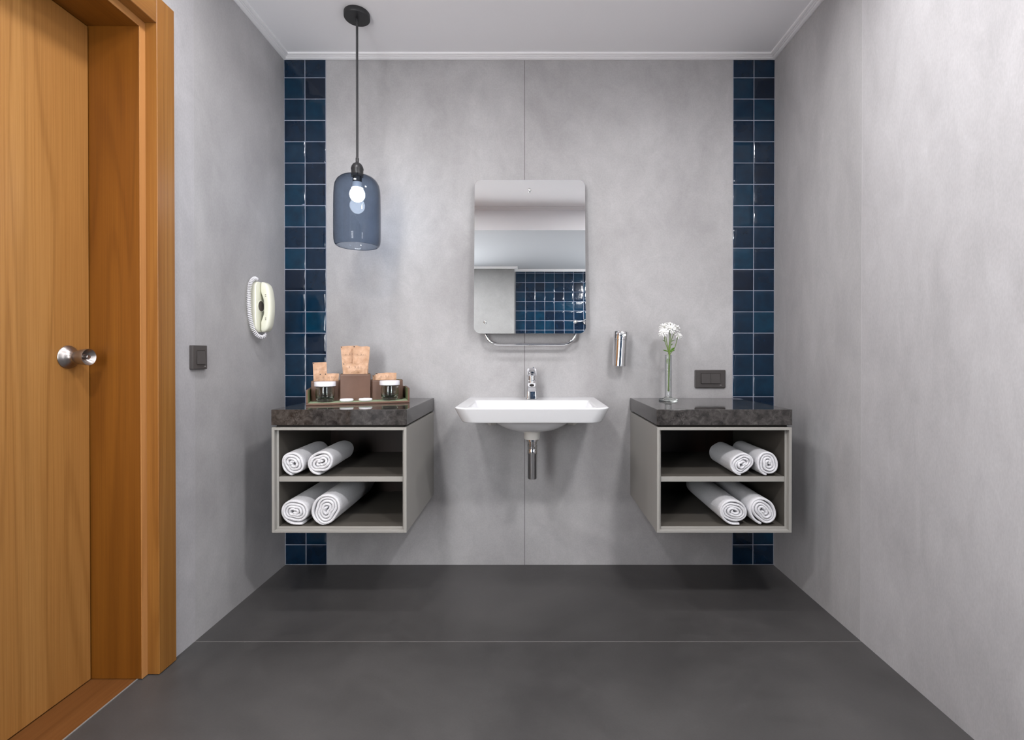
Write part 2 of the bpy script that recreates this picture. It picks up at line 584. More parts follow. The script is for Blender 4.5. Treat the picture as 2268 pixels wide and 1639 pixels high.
RY0, RY1, RZ0, RZ1 = -2.56, -2.14, 0.60, 1.92        # second added window, for fill light, in the plain side wall behind the camera
bm = bmesh.new()
add_box(bm, XR, XR + 0.2, RY1, 0.0, -0.08, ZC)
add_box(bm, XR, XR + 0.2, -3.0, RY0, -0.08, ZC)
add_box(bm, XR, XR + 0.2, RY0, RY1, -0.08, RZ0)
add_box(bm, XR, XR + 0.2, RY0, RY1, RZ1, ZC)
struct('wall_right', bm, M['wall_right'])
bm = bmesh.new()
add_box(bm, XR + 0.035, XR + 0.045, RY0, RY1, RZ0, RZ1)
fill_win2 = struct('fill_window_2', bm, emit('added fill light pane, side', (0.97, 0.985, 1.0), FILL_WINDOW_STRENGTH * 0.7))  # glowing pane added to light the door side
bm = bmesh.new()
for b in ((RY0, RY0 + 0.03, RZ0, RZ1), (RY1 - 0.03, RY1, RZ0, RZ1), (RY0, RY1, RZ0, RZ0 + 0.03), (RY0, RY1, RZ1 - 0.03, RZ1)):
    add_box(bm, XR - 0.004, XR + 0.034, b[0], b[1], b[2], b[3], 0.002, 1)
obj('fill_window_frame', bm, M['trim'], fill_win2)

WX0, WX1, WZ0, WZ1 = -1.10, -0.66, 0.60, 1.92      # added fill-light window in the rear wall, out of view
bm = bmesh.new()
add_box(bm, XL, WX0, -3.0, Y_FRONT, 0.0, Z_LOW)
add_box(bm, WX1, X_COL, -3.0, Y_FRONT, 0.0, Z_LOW)
add_box(bm, WX0, WX1, -3.0, Y_FRONT, 0.0, WZ0)
add_box(bm, WX0, WX1, -3.0, Y_FRONT, WZ1, Z_LOW)
struct('wall_front', bm, M['wall_front'])
bm = bmesh.new()
add_box(bm, WX0, WX1, Y_FRONT - 0.045, Y_FRONT - 0.035, WZ0, WZ1)
fill_win = struct('fill_window_1', bm, emit('added fill light pane', (0.97, 0.985, 1.0), FILL_WINDOW_STRENGTH))  # added pane, glows only to fill the room with light
bm = bmesh.new()
for b in ((WX0, WX0 + 0.03, WZ0, WZ1), (WX1 - 0.03, WX1, WZ0, WZ1), (WX0, WX1, WZ0, WZ0 + 0.03), (WX0, WX1, WZ1 - 0.03, WZ1)):
    add_box(bm, b[0], b[1], Y_FRONT - 0.034, Y_FRONT + 0.004, b[2], b[3], 0.002, 1)
obj('fill_window_frame', bm, M['trim'], fill_win)

bm = bmesh.new()
add_box(bm, X_COL, XR, -3.0, Y_SHOWER, 0.0, Z_LOW)
wall_shower = struct('wall_shower', bm, M['wall_front'])

bm = bmesh.new()
add_box(bm, WX, XR + 0.2, -3.0, 0.2, ZC, ZC + 0.12)
struct('ceiling', bm, M['paint'])
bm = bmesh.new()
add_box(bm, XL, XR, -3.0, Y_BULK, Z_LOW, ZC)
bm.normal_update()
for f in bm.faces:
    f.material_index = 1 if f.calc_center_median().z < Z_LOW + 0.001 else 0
struct('ceiling_lower', bm, [M['paint'], simple('pale blue grey ceiling paint', (0.46, 0.475, 0.495), 0.8, spec=0.2)])  # underside coloured darker to stand in for shade

# glazed square tiles set on a grout bed, each one slightly uneven
def tile_field(name, x0, cols, px, zs, y_wall, face, parent, seed):
    rnd = random.Random(seed)
    bm = bmesh.new()
    xe = x0 + cols * px
    yg = y_wall + face * 0.0022
    f0 = len(bm.faces)
    add_box(bm, x0, xe, min(y_wall, yg), max(y_wall, yg), zs[0], zs[-1], mi=1)
    g = 0.0016
    n = 7
    for c in range(cols):
        for r in range(len(zs) - 1):
            a0, a1 = x0 + c * px + g, x0 + (c + 1) * px - g
            b0, b1 = zs[r] + g, zs[r + 1] - g
            tx, tz = rnd.uniform(-0.010, 0.010), rnd.uniform(-0.010, 0.010)
            ph = rnd.uniform(0, 50)
            grid = []
            for i in range(n):
                row = []
                for j in range(n):
                    u = (0, 0.022, 0.2, 0.5, 0.8, 0.978, 1)[i]
                    v = (0, 0.022, 0.2, 0.5, 0.8, 0.978, 1)[j]
                    edge = i in (0, n - 1) or j in (0, n - 1)
                    h = 0.0026 if edge else 0.0032 + 0.0006 * noise.noise((u * 2 + ph, v * 2, ph))
                    h += 0 if edge else tx * (u - 0.5) * (a1 - a0) + tz * (v - 0.5) * (b1 - b0)
                    wob = 0.0004 * noise.noise((u * 5 + ph, v * 5, 3 + ph)) if edge else 0
                    row.append(bm.verts.new((a0 + (a1 - a0) * u + wob, y_wall + face * h, b0 + (b1 - b0) * v + wob)))
                grid.append(row)
            for i in range(n - 1):
                for j in range(n - 1):
                    bm.faces.new((grid[i][j], grid[i + 1][j], grid[i + 1][j + 1], grid[i][j + 1])).smooth = 0 < i < n - 2 and 0 < j < n - 2
    me = bpy.data.meshes.new(name)
    bm.normal_update()
    # make the tile faces look away from the wall
    for f in bm.faces:
        if f.material_index == 0 and f.normal.y * face < 0:
            f.normal_flip()
    bm.to_mesh(me)
    bm.free()
    me.materials.append(M['glazed'])
    me.materials.append(M['grout'])
    o = bpy.data.objects.new(name, me)
    COL.objects.link(o)
    o.parent = parent
    return o

ROWS = [0.002, 0.0958] + [0.0958 + 0.0998 * k for k in range(1, 23)] + [2.376]
tile_field('tile_strip', XL + 0.0015, 2, 0.0975, ROWS, 0.0, -1, wall_back, 11)
tile_field('tile_strip', 0.9405, 2, 0.0975, ROWS, 0.0, -1, wall_back, 12)
rows2 = [0.002] + [0.0705 + 0.1 * k for k in range(0, 22)] + [2.198]
rows2 = [z for z in rows2 if z < 2.1951] + [2.196]
tile_field('tile_panel', X_COL + 0.012, 13, 0.1005, rows2, Y_SHOWER, 1, wall_shower, 13)

# crown moulding: (out from wall, down from ceiling)
PROFILE = [(0.0, 0.0), (0.0, 0.0175), (0.0055, 0.0185), (0.0135, 0.0165), (0.0175, 0.0140), (0.0180, 0.0095), (0.0200, 0.0095),
           (0.0205, 0.0120), (0.0245, 0.0105), (0.0250, 0.0070), (0.0268, 0.0070), (0.0275, 0.0092), (0.0340, 0.0070),
           (0.0350, 0.0050), (0.0350, 0.0)]

def moulding(name, path, ceil_z):
    """path: plan points with the room on the left of the walking direction; corners are mitred."""
    bm = bmesh.new()
    P = [Vector((x, y)) for x, y in path]
    dirs = [(P[i + 1] - P[i]).normalized() for i in range(len(P) - 1)]
    nrm = [Vector((-d.y, d.x)) for d in dirs]
    vr = []
    for i, p in enumerate(P):
        if i == 0:
            m = nrm[0]
        elif i == len(P) - 1:
            m = nrm[-1]
        else:
            m = nrm[i - 1] + nrm[i]
            m = m / max(1e-6, m.dot(nrm[i]))
        vr.append([bm.verts.new((p.x + m.x * o, p.y + m.y * o, ceil_z - dn)) for o, dn in PROFILE])
    k = len(PROFILE)
    for a, b in zip(vr[:-1], vr[1:]):
        for j in range(k):
            bm.faces.new((a[j], a[(j + 1) % k], b[(j + 1) % k], b[j]))
    bm.faces.new(vr[0])
    bm.faces.new(list(reversed(vr[-1])))
    return struct(name, bm, M['trim'])

moulding('trim_1', [(XR, Y_BULK), (XR, 0.0), (XL, 0.0), (XL, Y_BULK)], ZC)
moulding('trim_2', [(XL, Y_BULK), (XR, Y_BULK)], ZC)
moulding('trim_3', [(XL, Y_BULK), (XL, Y_FRONT), (X_COL, Y_FRONT), (X_COL, Y_SHOWER), (XR, Y_SHOWER), (XR, Y_BULK)], Z_LOW)

# ------------------------------------------------------------------ door in the left wall
XD = -1.3437                       # face of the leaf
YJ0, YJ1 = -1.700, -0.821          # faces of the two jambs
bm = bmesh.new()
add_box(bm, XD - 0.04, XD, YJ0 + 0.003, YJ1 - 0.003, 0.005, 1.982, 0.0012, 1)
door = struct('door_1', bm, M['oak'])

def frame_part(name, boxes, mat, bev=0.0008, label=None):
    bm = bmesh.new()
    for b in boxes:
        add_box(bm, *b, bev, 1)
    o = obj(name, bm, mat, door)
    if label:
        o['label'] = label
    return o
XI = -1.190
frame_part('jamb', [(-1.40, XI - 0.002, YJ1, -0.7995, 0.003, 2.008)], M['oak_frame'], label='darker stained oak door lining')
frame_part('jamb', [(-1.40, XI - 0.002, -1.7215, YJ0, 0.003, 2.008)], M['oak_frame'])
frame_part('head_jamb', [(-1.40, XI - 0.002, YJ0, YJ1, 1.985, 2.008)], M['oak_head'])
# pale edge strips of the lining, mitred at the corner
def strip_poly(name, pts, mat):
    bm = bmesh.new()
    lo = [(XI - 0.002, y, z) for y, z in pts]
    hi = [(XI, y, z) for y, z in pts]
    loft(bm, [lo, hi])
    return obj(name, bm, mat, door)
strip_poly('edge_strip', [(YJ1, 0.003), (-0.7995, 0.003), (-0.7995, 2.008), (YJ1, 1.985)], M['oak_edge'])
strip_poly('edge_strip', [(-1.7215, 0.003), (YJ0, 0.003), (YJ0, 1.985), (-1.7215, 2.008)], M['oak_edge'])
strip_poly('edge_strip', [(YJ0, 1.985), (YJ1, 1.985), (-0.7995, 2.008), (-1.7215, 2.008)], M['oak_edge_head'])
frame_part('casing', [(-1.2, -1.1545, -0.7990, -0.7255, 0.002, 2.096)], M['oak_casing'], 0.0015)
frame_part('casing', [(-1.2, -1.1545, -1.7955, -1.7220, 0.002, 2.096)], M['oak_casing'], 0.0015)
frame_part('casing_head', [(-1.2, -1.1548, -1.7215, -0.7995, 2.009, 2.096)], M['oak_casing_head'], 0.0015)
frame_part('threshold', [(-1.46, -1.2085, -1.775, -0.745, -0.05, 0.0015)], M['oak_floor'], 0.0005)
frame_part('threshold_edge', [(-1.2085, -1.2045, -1.72, -0.80, -0.01, 0.0022)], simple('grey threshold bead', (0.22, 0.21, 0.20), 0.4), 0.0005)
box('shadow_gap_board', -1.47, XD - 0.041, -1.77, -0.75, 0.0, 2.05, M['dark_gap'], door)

KY, KZ = -0.893, 0.984
knob = bpy.data.objects.new('door_knob', None)
COL.objects.link(knob)
knob.parent = door
knob.location = (XD, KY, KZ)
bm = bmesh.new()
lathe(bm, [(0.0325, 0), (0.0335, 0.002), (0.0325, 0.004), (0.0245, 0.010), (0.0170, 0.0175), (0.0150, 0.023), (0.0150, 0.026)], 48, (0, 0, 0), 'x')
obj('rose', bm, M['steel'], knob, True, flat_angle=40)
bm = bmesh.new()
lathe(bm, [(0.0152, 0.0245), (0.0180, 0.029), (0.0212, 0.038), (0.0232, 0.050), (0.0240, 0.060), (0.0236, 0.0615),
           (0.0215, 0.060), (0.0130, 0.0500), (0.0090, 0.0465), (0.0, 0.0465)], 48, (0, 0, 0), 'x', cap1=True)
obj('grip', bm, M['steel'], knob, True, flat_angle=40)
bm = bmesh.new()
lathe(bm, [(0.0062, 0.0465), (0.0062, 0.060), (0.0055, 0.0612), (0.0, 0.0612)], 24, (0, 0, 0), 'x')
add_box(bm, 0.0608, 0.0622, -0.0045, 0.0045, -0.0010, 0.0010)
obj('lock_button', bm, M['steel'], knob, True, flat_angle=30)

# ------------------------------------------------------------------ recessed downlights (the room's lamps)
for i, (lx, ly, lz, st, lab) in enumerate(LAMPS):
    t = thing('downlight', lab, 'ceiling lamp', (lx, ly, lz), 0, 'recessed ceiling downlights')
    bm = bmesh.new()
    lathe(bm, [(0.085, 0.0), (0.085, -0.004), (0.090, -0.006), (0.099, -0.005), (0.102, 0.0)], 40, cap0=False, cap1=False)
    obj('trim_ring', bm, M['trim'], t, True)
    bm = bmesh.new()
    lathe(bm, [(0.0, -0.0015), (0.085, -0.0015)], 40, cap0=False, cap1=False)
    bmesh.ops.remove_doubles(bm, verts=bm.verts[:], dist=0.0003)
    obj('lens', bm, emit('lit downlight lens', (1.0, 0.985, 1.0), st), t)

# ------------------------------------------------------------------ pendant lamp
PX, PY = -0.7215, -0.290
pend = thing('pendant_lamp', 'smoky blue glass pendant lamp hanging on a thin black rod', 'lamp', (PX, PY, ZC))
bm = bmesh.new()
lathe(bm, [(0.0505, 0.0), (0.0515, -0.002), (0.0515, -0.019), (0.0500, -0.021), (0.0, -0.021)], 56)
obj('canopy', bm, M['black_metal'], pend, True, flat_angle=40)
bm = bmesh.new()
lathe(bm, [(0.0058, -0.020), (0.0058, -0.036), (0.0046, -0.038), (0.0046, -0.618)], 20)
obj('rod', bm, M['black_metal'], pend, True, flat_angle=40)
bm = bmesh.new()
lathe(bm, [(0.0048, -0.592), (0.0065, -0.593), (0.0065, -0.608), (0.0080, -0.612), (0.0165, -0.617), (0.0225, -0.627), (0.0250, -0.636),
           (0.0250, -0.640), (0.0236, -0.642), (0.0236, -0.664), (0.0240, -0.668), (0.0, -0.668)], 48)
lathe(bm, [(0.0180, -0.668), (0.0180, -0.690), (0.0150, -0.692), (0.0, -0.692)], 32)
obj('socket', bm, M['socket_metal'], pend, True, flat_angle=40)
bm = bmesh.new()
SH = [(0.0235, -0.6635), (0.034, -0.6650), (0.052, -0.6690), (0.068, -0.6765), (0.0800, -0.689), (0.0875, -0.705), (0.0905, -0.724), (0.0917, -0.745),
      (0.0925, -0.800), (0.0928, -0.860), (0.0926, -0.910), (0.0920, -0.930), (0.0900, -0.942), (0.0865, -0.950), (0.0815, -0.9545), (0.0790, -0.9550),
      (0.0782, -0.9535)]
lathe(bm, SH, 96, cap0=False, cap1=False)
obj('shade', bm, M['smoke_glass'], pend, True)
bm = bmesh.new()
BZ = -0.7420
lathe(bm, [(0.0300 * math.cos(a), BZ + 0.0300 * math.sin(a)) for a in [math.radians(-90 + 10 * k) for k in range(0, 14)]] + [(0.0225, BZ + 0.026)], 40, cap1=False)
bulb = obj('bulb', bm, M['bulb'], pend, True)
bm = bmesh.new()
lathe(bm, [(0.0225, BZ + 0.026), (0.0200, BZ + 0.036), (0.0185, BZ + 0.050), (0.0, BZ + 0.050)], 32, cap0=False)
obj('bulb_base', bm, M['bulb_base'], pend, True)

# ------------------------------------------------------------------ wall cabinets with stone worktops
CAB_W, CAB_D, CZ0, CZ1 = 0.4985, 0.500, 0.3323, 0.7223
def cabinet(cx, label):
    t = thing('wall_cabinet', label, 'cabinet', (cx, 0, CZ0), 0, 'open wall cabinets under the stone tops')
    x0, x1 = -CAB_W / 2, CAB_W / 2
    H = CZ1 - CZ0
    p = 0.0100
    bm = bmesh.new()
    add_box(bm, x0, x0 + p, -CAB_D, 0, 0, H, 0.0008, 1)
    add_box(bm, x1 - p, x1, -CAB_D, 0, 0, H, 0.0008, 1)
    add_box(bm, x0 + p, x1 - p, -CAB_D, 0, 0, p, 0.0008, 1)
    add_box(bm, x0 + p, x1 - p, -CAB_D, 0, H - p, H, 0.0008, 1)
    obj('carcass', bm, M['lacquer'], t)
    yl = -CAB_D + 0.0165
    q = 0.0085
    bm = bmesh.new()
    add_box(bm, x0 + p, x0 + p + q, yl, -0.012, p, H - p, 0.0006, 1)
    add_box(bm, x1 - p - q, x1 - p, yl, -0.012, p, H - p, 0.0006, 1)
    add_box(bm, x0 + p + q, x1 - p - q, yl, -0.012, p, p + q, 0.0006, 1)
    add_box(bm, x0 + p + q, x1 - p - q, yl, -0.012, H - p - 0.003, H - p, 0.0006, 1)
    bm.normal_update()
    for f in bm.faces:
        f.material_index = 0 if f.normal.y < -0.5 else 1  # front edges keep plain lacquer, inner faces get the darkened copy
    obj('liner', bm, [M['lacquer'], M['lacquer_shaded']], t)
    bm = bmesh.new()
    add_box(bm, x0 + p + q, x1 - p - q, yl + 0.001, -0.012, 0.5172 - CZ0, 0.5367 - CZ0, 0.0008, 1)
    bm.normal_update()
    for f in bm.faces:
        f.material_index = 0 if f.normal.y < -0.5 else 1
    obj('shelf', bm, [M['lacquer'], M['lacquer_shaded']], t)
    bm = bmesh.new()
    add_box(bm, x0 + p, x1 - p, -0.012, -0.002, p, H - p)
    obj('back_panel', bm, M['back_board'], t)['label'] = 'dark wood back panel'
    bm = bmesh.new()
    add_box(bm, x0 + 0.012, x1 - 0.012, -CAB_D + 0.014, 0, H, 0.7307 - CZ0)
    obj('spacer', bm, M['dark_gap'], t)['label'] = 'dark recessed strip under the stone'
    return t
CXL, CXR = -0.7160, 0.7085
cabinet(CXL, 'grey open cabinet on the wall beneath the stone top that holds the leather tray')
cabinet(CXR, 'grey open cabinet on the wall beneath the stone top that holds the flower vase')
for cx, lab in ((CXL, 'polished dark stone worktop under the brown leather tray'),
                (CXR, 'polished dark stone worktop under the glass flower vase')):
    bm = bmesh.new()
    add_box(bm, -CAB_W / 2 - 0.001, CAB_W / 2 + 0.001, -CAB_D - 0.001, 0, 0.0, Z_TOP - 0.7307, 0.0022, 3)
    o = obj('stone_worktop', bm, M['stone'], None, False, (cx, 0, 0.7307))
    tag(o, lab, 'worktop', 'stone worktops')

# ------------------------------------------------------------------ rolled towels
def towel(x_front, z_floor, R, length, dx, turns, side, tail, seed, label, group, y_front=-0.474, wob=1.0):
    """side=+1: the roll winds so that its loose end lies at the bottom pointing to +x."""
    rnd = random.Random(seed)
    r0 = 0.0045
    pitch = (R - r0) / (turns + 0.5)
    h = pitch * 0.46
    n = int(turns * 30)
    tmax = 2 * PI * turns
    cen = []
    for i in range(n + 1):
        th = tmax * i / n
        r = r0 + (R - h - r0) * (i / n)
        ang = -PI / 2 - (tmax - th)
        r *= 1 + wob * (0.03 * math.sin(2 * ang + seed) + 0.018 * math.sin(3 * th + seed * 2.3))
        if i > n - 24:
            r = r0 + (R - h - r0) * (i / n)
        # loosely rolled: the core is squashed and off round, the outside stays round
        q_ = max(0.0, 1 - r / (R * 0.95)) ** 0.8
        r *= 1 + 0.42 * q_ * math.cos(2 * (ang - seed * 1.7)) + 0.30 * q_ * noise.noise((math.cos(ang) * 1.3 + seed, math.sin(ang) * 1.3, seed * 2.0))
        cen.append((r * math.cos(ang), r * math.sin(ang), r))
    if tail > 0:
        last = cen[-1]
        for k in range(1, 7):
            cen.append((last[0] + tail * k / 6, last[1] - 0.0 * k, R))
    # loop around the band section: semicircles at both ends, straight runs between
    sec = []
    ns = 5
    for k in range(ns + 1):
        a = PI / 2 + PI * k / ns
        sec.append((h * math.sin(a) if False else math.cos(a - PI / 2 - PI / 2) * 0 + h * math.cos(PI * k / ns), -h * 0.9 * math.sin(PI * k / ns), 0))
    runs = [0.08, 0.25, 0.5, 0.75, 0.92]
    inner = [(-h, 0, s) for s in runs]
    far = [(-h * math.cos(PI * k / ns), h * 0.9 * math.sin(PI * k / ns), 1) for k in range(ns + 1)]
    outer = [(h, 0, s) for s in reversed(runs)]
    loop = sec + inner + far + outer
    bm = bmesh.new()
    rings = []
    K = len(cen)
    for i, (cx, cz, r) in enumerate(cen):
        a = cen[max(0, i - 1)]
        b = cen[min(K - 1, i + 1)]
        tx, tz = b[0] - a[0], b[1] - a[1]
        l = math.hypot(tx, tz) or 1
        nx, nz = tz / l, -tx / l
        fo = 0.0035 * wob * noise.noise((i * 0.10, seed * 3.1, 0.5)) + 0.0012 * math.sin(i * 1.1 + seed) * (1 if wob > 1.2 else 0.4)
        fo += 0.0045 * (1 - i / K)
        ring = []
        for (rn, ax, s) in loop:
            y = (length + 2 * fo) * s - fo + ax
            sag = 0.0010 * noise.noise((s * 9 + seed, i * 0.12, 1.7)) * wob
            px = cx + nx * (rn + sag)
            pz = cz + nz * (rn + sag)
            pz = max(pz, -R + 0.0004)
            ring.append((side * px + dx * (y / length), y, pz * 0.985))
        rings.append(ring)
    loft(bm, rings)
    o = obj('rolled_towel', bm, M['terry'], None, True, (x_front, y_front, z_floor + R * 0.985 + 0.0006))
    sub = o.modifiers.new('smooth', 'SUBSURF')
    sub.levels = 1
    sub.render_levels = 1
    return tag(o, label, 'towel', group)

SHELF, BOTTOM = 0.5367, CZ0 + 0.0185
GL, GR = 'rolled towels in the cabinet under the tray', 'rolled towels in the cabinet under the vase'
towel(-0.8965, SHELF, 0.0480, 0.235, -0.002, 3.6, 1, 0.0, 1.3, 'white rolled towel on the upper shelf under the tray, tucked against the cabinet side', GL, wob=1.3)
towel(-0.7930, SHELF, 0.0515, 0.230, -0.010, 3.7, 1, 0.0, 2.1, 'white rolled towel on the upper shelf under the tray, the one nearer the empty space', GL, wob=1.3)
towel(-0.8905, BOTTOM, 0.0530, 0.330, 0.0, 4.2, 1, 0.030, 3.7, 'white rolled towel on the cabinet bottom under the tray, with a loose end sticking out', GL)
towel(-0.7720, BOTTOM, 0.0615, 0.400, 0.0, 4.6, 1, 0.0, 4.4, 'thickest white rolled towel, on the cabinet bottom under the tray', GL)
towel(0.7850, SHELF, 0.0465, 0.235, 0.006, 4.0, 1, 0.0, 5.9, 'ribbed white rolled towel on the upper shelf under the vase, nearer the empty space', GR, wob=1.4)
towel(0.8810, SHELF, 0.0475, 0.235, 0.002, 3.8, 1, 0.0, 6.6, 'white rolled towel on the upper shelf under the vase, tucked against the cabinet side', GR, wob=1.2)
towel(0.7535, BOTTOM, 0.0530, 0.400, 0.0, 4.4, 1, 0.024, 7.2, 'white rolled towel on the cabinet bottom under the vase, nearer the empty space', GR)
towel(0.8640, BOTTOM, 0.0555, 0.400, 0.0, 4.3, 1, 0.0, 8.8, 'white rolled towel on the cabinet bottom under the vase, tucked against the cabinet side', GR)

# ------------------------------------------------------------------ washbasin
SX = -0.0035
basin = thing('washbasin', 'white rectangular ceramic washbasin fixed to the wall under the mirror', 'sink', (SX, 0, 0.79))
bm = bmesh.new()
def ring(x, y0, y1, rf, rb, z):
    return [(px, py, z - 0.79) for px, py in rrect(-x, x, y0, y1, rf, rb)]
RG = [ring(0.034, -0.270, -0.205, 0.032, 0.032, 0.6700),
      ring(0.060, -0.300, -0.170, 0.050, 0.050, 0.6725),
      ring(0.090, -0.335, -0.130, 0.070, 0.070, 0.6790),
      ring(0.118, -0.365, -0.105, 0.080, 0.080, 0.6930),
      ring(0.142, -0.390, -0.085, 0.080, 0.080, 0.7120),
      ring(0.165, -0.405, -0.060, 0.080, 0.080, 0.7290),
      ring(0.240, -0.425, -0.012, 0.055, 0.02, 0.7305),
      ring(0.2700, -0.4440, 0.0, 0.055, 0.004, 0.7300),
      ring(0.2735, -0.4475, 0.0, 0.056, 0.004, 0.7325),
      ring(0.2780, -0.4515, 0.0, 0.057, 0.004, 0.7420),
      ring(0.2870, -0.4595, 0.0, 0.056, 0.004, 0.7600),
      ring(0.2945, -0.4670, 0.0, 0.052, 0.004, 0.7790),
      ring(0.2965, -0.4700, 0.0, 0.050, 0.004, 0.7860),
      ring(0.2962, -0.4700, 0.0, 0.049, 0.004, 0.7890),
      ring(0.2935, -0.4670, 0.0, 0.047, 0.004, 0.7912),
      ring(0.2880, -0.4620, 0.0, 0.044, 0.004, 0.7920),
      ring(0.2530, -0.4470, -0.1380, 0.030, 0.022, 0.7905),
      ring(0.2490, -0.4440, -0.1410, 0.030, 0.022, 0.7890),
      ring(0.2460, -0.4410, -0.1440, 0.032, 0.024, 0.7840),
      ring(0.2380, -0.4320, -0.1520, 0.040, 0.032, 0.7680),
      ring(0.2250, -0.4150, -0.1640, 0.055, 0.045, 0.7520),
      ring(0.1950, -0.3850, -0.1850, 0.070, 0.060, 0.7430),
      ring(0.1200, -0.3300, -0.2100, 0.055, 0.055, 0.7220),
      ring(0.0230, -0.2600, -0.2140, 0.022, 0.022, 0.7050)]
loft(bm, RG)
ob = obj('basin', bm, M['ceramic'], basin, True, flat_angle=50)
sub = ob.modifiers.new('smooth', 'SUBSURF')
sub.levels = 1
sub.render_levels = 2
for sx in (-1, 1):
    bm = bmesh.new()
    xo, xi = 0.200, 0.166
    pts_lo = [(sx * xi, -0.060), (sx * (xi + 0.020), -0.085), (sx * (xi + 0.030), -0.085), (sx * (xi + 0.030), -0.004), (sx * xi, -0.004)]
    pts_hi = [(sx * (xi - 0.012), -0.085), (sx * (xi + 0.02), -0.125), (sx * (xi + 0.062), -0.125), (sx * (xi + 0.062), -0.004), (sx * (xi - 0.012), -0.004)]
    loft(bm, [[(x, y, -0.1190) for x, y in pts_lo], [(x, y, -0.061) for x, y in pts_hi]])
    obj('mounting_lug', bm, M['ceramic_raw'], basin)
DY = -0.2375
bm = bmesh.new()
lathe(bm, [(0.0355, -0.116), (0.0358, -0.125), (0.0335, -0.150), (0.0315, -0.1545), (0.0, -0.1545)], 44, (0, DY, 0))
obj('drain_collar', bm, M['ceramic_raw'], basin, True, flat_angle=40)
bm = bmesh.new()
lathe(bm, [(0.0270, -0.1545), (0.0270, -0.162), (0.0215, -0.164), (0.0205, -0.176), (0.0226, -0.178), (0.0226, -0.190), (0.0218, -0.192), (0.0218, -0.199),
           (0.0226, -0.200), (0.0226, -0.216), (0.0218, -0.2172), (0.0218, -0.318), (0.0195, -0.322), (0.0, -0.322)], 44, (0.0015, DY, 0))
obj('drain_pipe', bm, M['chrome'], basin, True, flat_angle=40)

# ------------------------------------------------------------------ faucet
FX, FY, FZ = -0.0045, -0.068, 0.7920
fau = thing('faucet', 'small chrome single lever mixer tap standing on the white washbasin', 'faucet', (FX, FY, FZ))
def fr(w_, y0, y1, z, r=0.010):
    return [(x, y, z) for x, y in rrect(-w_, w_, y0, y1, r, r, 6, 1)]
bm = bmesh.new()
loft(bm, [fr(0.0262, -0.030, 0.025, 0.0, 0.010), fr(0.0262, -0.030, 0.025, 0.0025, 0.010), fr(0.0250, -0.0285, 0.0240, 0.006, 0.010),
          fr(0.0215, -0.0250, 0.0225, 0.060, 0.009), fr(0.0208, -0.0235, 0.0215, 0.082, 0.009), fr(0.0195, -0.022, 0.020, 0.0840, 0.008)])
obj('body', bm, M['chrome'], fau, True, flat_angle=35)
bm = bmesh.new()
sp = []
for y, zt, zb, w_ in ((-0.012, 0.0830, 0.020, 0.0190), (-0.030, 0.0822, 0.036, 0.0185), (-0.055, 0.0808, 0.049, 0.0176), (-0.080, 0.0790, 0.0570, 0.0168),
                      (-0.094, 0.0775, 0.0600, 0.0164)):
    sp.append([(x, y, z) for x, z in rrect(-w_, w_, zb, zt, 0.0050, 0.0040, 5, 1)])
# slanted outlet face: the lower lip sits further back than the upper lip
for f_, ins in ((1.0, 0.0), (1.05, 0.0012)):
    sp.append([(x, -0.094 - 0.014 * f_ * ((z - 0.060) / 0.0170), z) for x, z in rrect(-0.0160 + ins, 0.0160 - ins, 0.0602 + ins, 0.0772 - ins, 0.0045, 0.0040, 5, 1)])
loft(bm, sp)
obj('spout', bm, M['chrome'], fau, True, flat_angle=35)
bm = bmesh.new()
lathe(bm, [(0.0105, -0.002), (0.0105, 0.0012), (0.0, 0.0012)], 28)
q = Matrix.Translation((0, -0.0995, 0.0665)) @ Matrix.Rotation(math.radians(128), 4, 'X') @ Matrix.Diagonal((1, 0.62, 1, 1))
bmesh.ops.transform(bm, matrix=q, verts=bm.verts[:])
obj('aerator', bm, M['dark_gap'], fau, True, flat_angle=40)
bm = bmesh.new()
lathe(bm, [(0.0185, 0.0835), (0.0185, 0.0960), (0.0200, 0.0975), (0.0200, 0.1040), (0.0, 0.1040)], 40)
obj('collar', bm, M['chrome'], fau, True, flat_angle=40)
bm = bmesh.new()
loft(bm, [fr(0.0222, -0.026, 0.0215, 0.1042, 0.006), fr(0.0226, -0.032, 0.0220, 0.1075, 0.006), fr(0.0224, -0.046, 0.0220, 0.1200, 0.006), fr(0.0216, -0.060, 0.0210, 0.1350, 0.006),
          fr(0.0205, -0.062, 0.0195, 0.1385, 0.006), fr(0.0185, -0.059, 0.0175, 0.1395, 0.006)])
add_box(bm, 0.005, 0.009, -0.020, -0.012, 0.139, 0.1450, 0.001, 1)
obj('lever', bm, M['chrome'], fau, True, flat_angle=35)

# ------------------------------------------------------------------ wall mirror
MW, MH = 0.5120, 0.716
mir = thing('wall_mirror', 'frameless rectangular wall mirror with rounded corners above the washbasin', 'mirror', (-0.0135, -0.0693, 1.0890))
mir.rotation_euler = (-math.atan(0.0413 / MH), 0, 0)
def plate(bm, x0, x1, z0, z1, r, y0, y1, bev=0.0):
    o_ = rrect(x0, x1, z0, z1, r, r, 10, 1)
    if bev:
        i_ = rrect(x0 + bev, x1 - bev, z0 + bev, z1 - bev, r - bev, r - bev, 10, 1)
        loft(bm, [[(x, y1, z) for x, z in o_], [(x, y0 + bev * 0.6, z) for x, z in o_], [(x, y0, z) for x, z in i_]])
    else:
        loft(bm, [[(x, y1, z) for x, z in o_], [(x, y0, z) for x, z in o_]])
bm = bmesh.new()
plate(bm, -MW / 2, MW / 2, 0, MH, 0.030, 0.0, 0.005)
for f in bm.faces:
    f.material_index = 0 if (len(f.verts) > 8 and f.calc_center_median().y < 0.0025) else 1
obj('glass', bm, [M['mirror'], M['mirror_edge']], mir)
bm = bmesh.new()
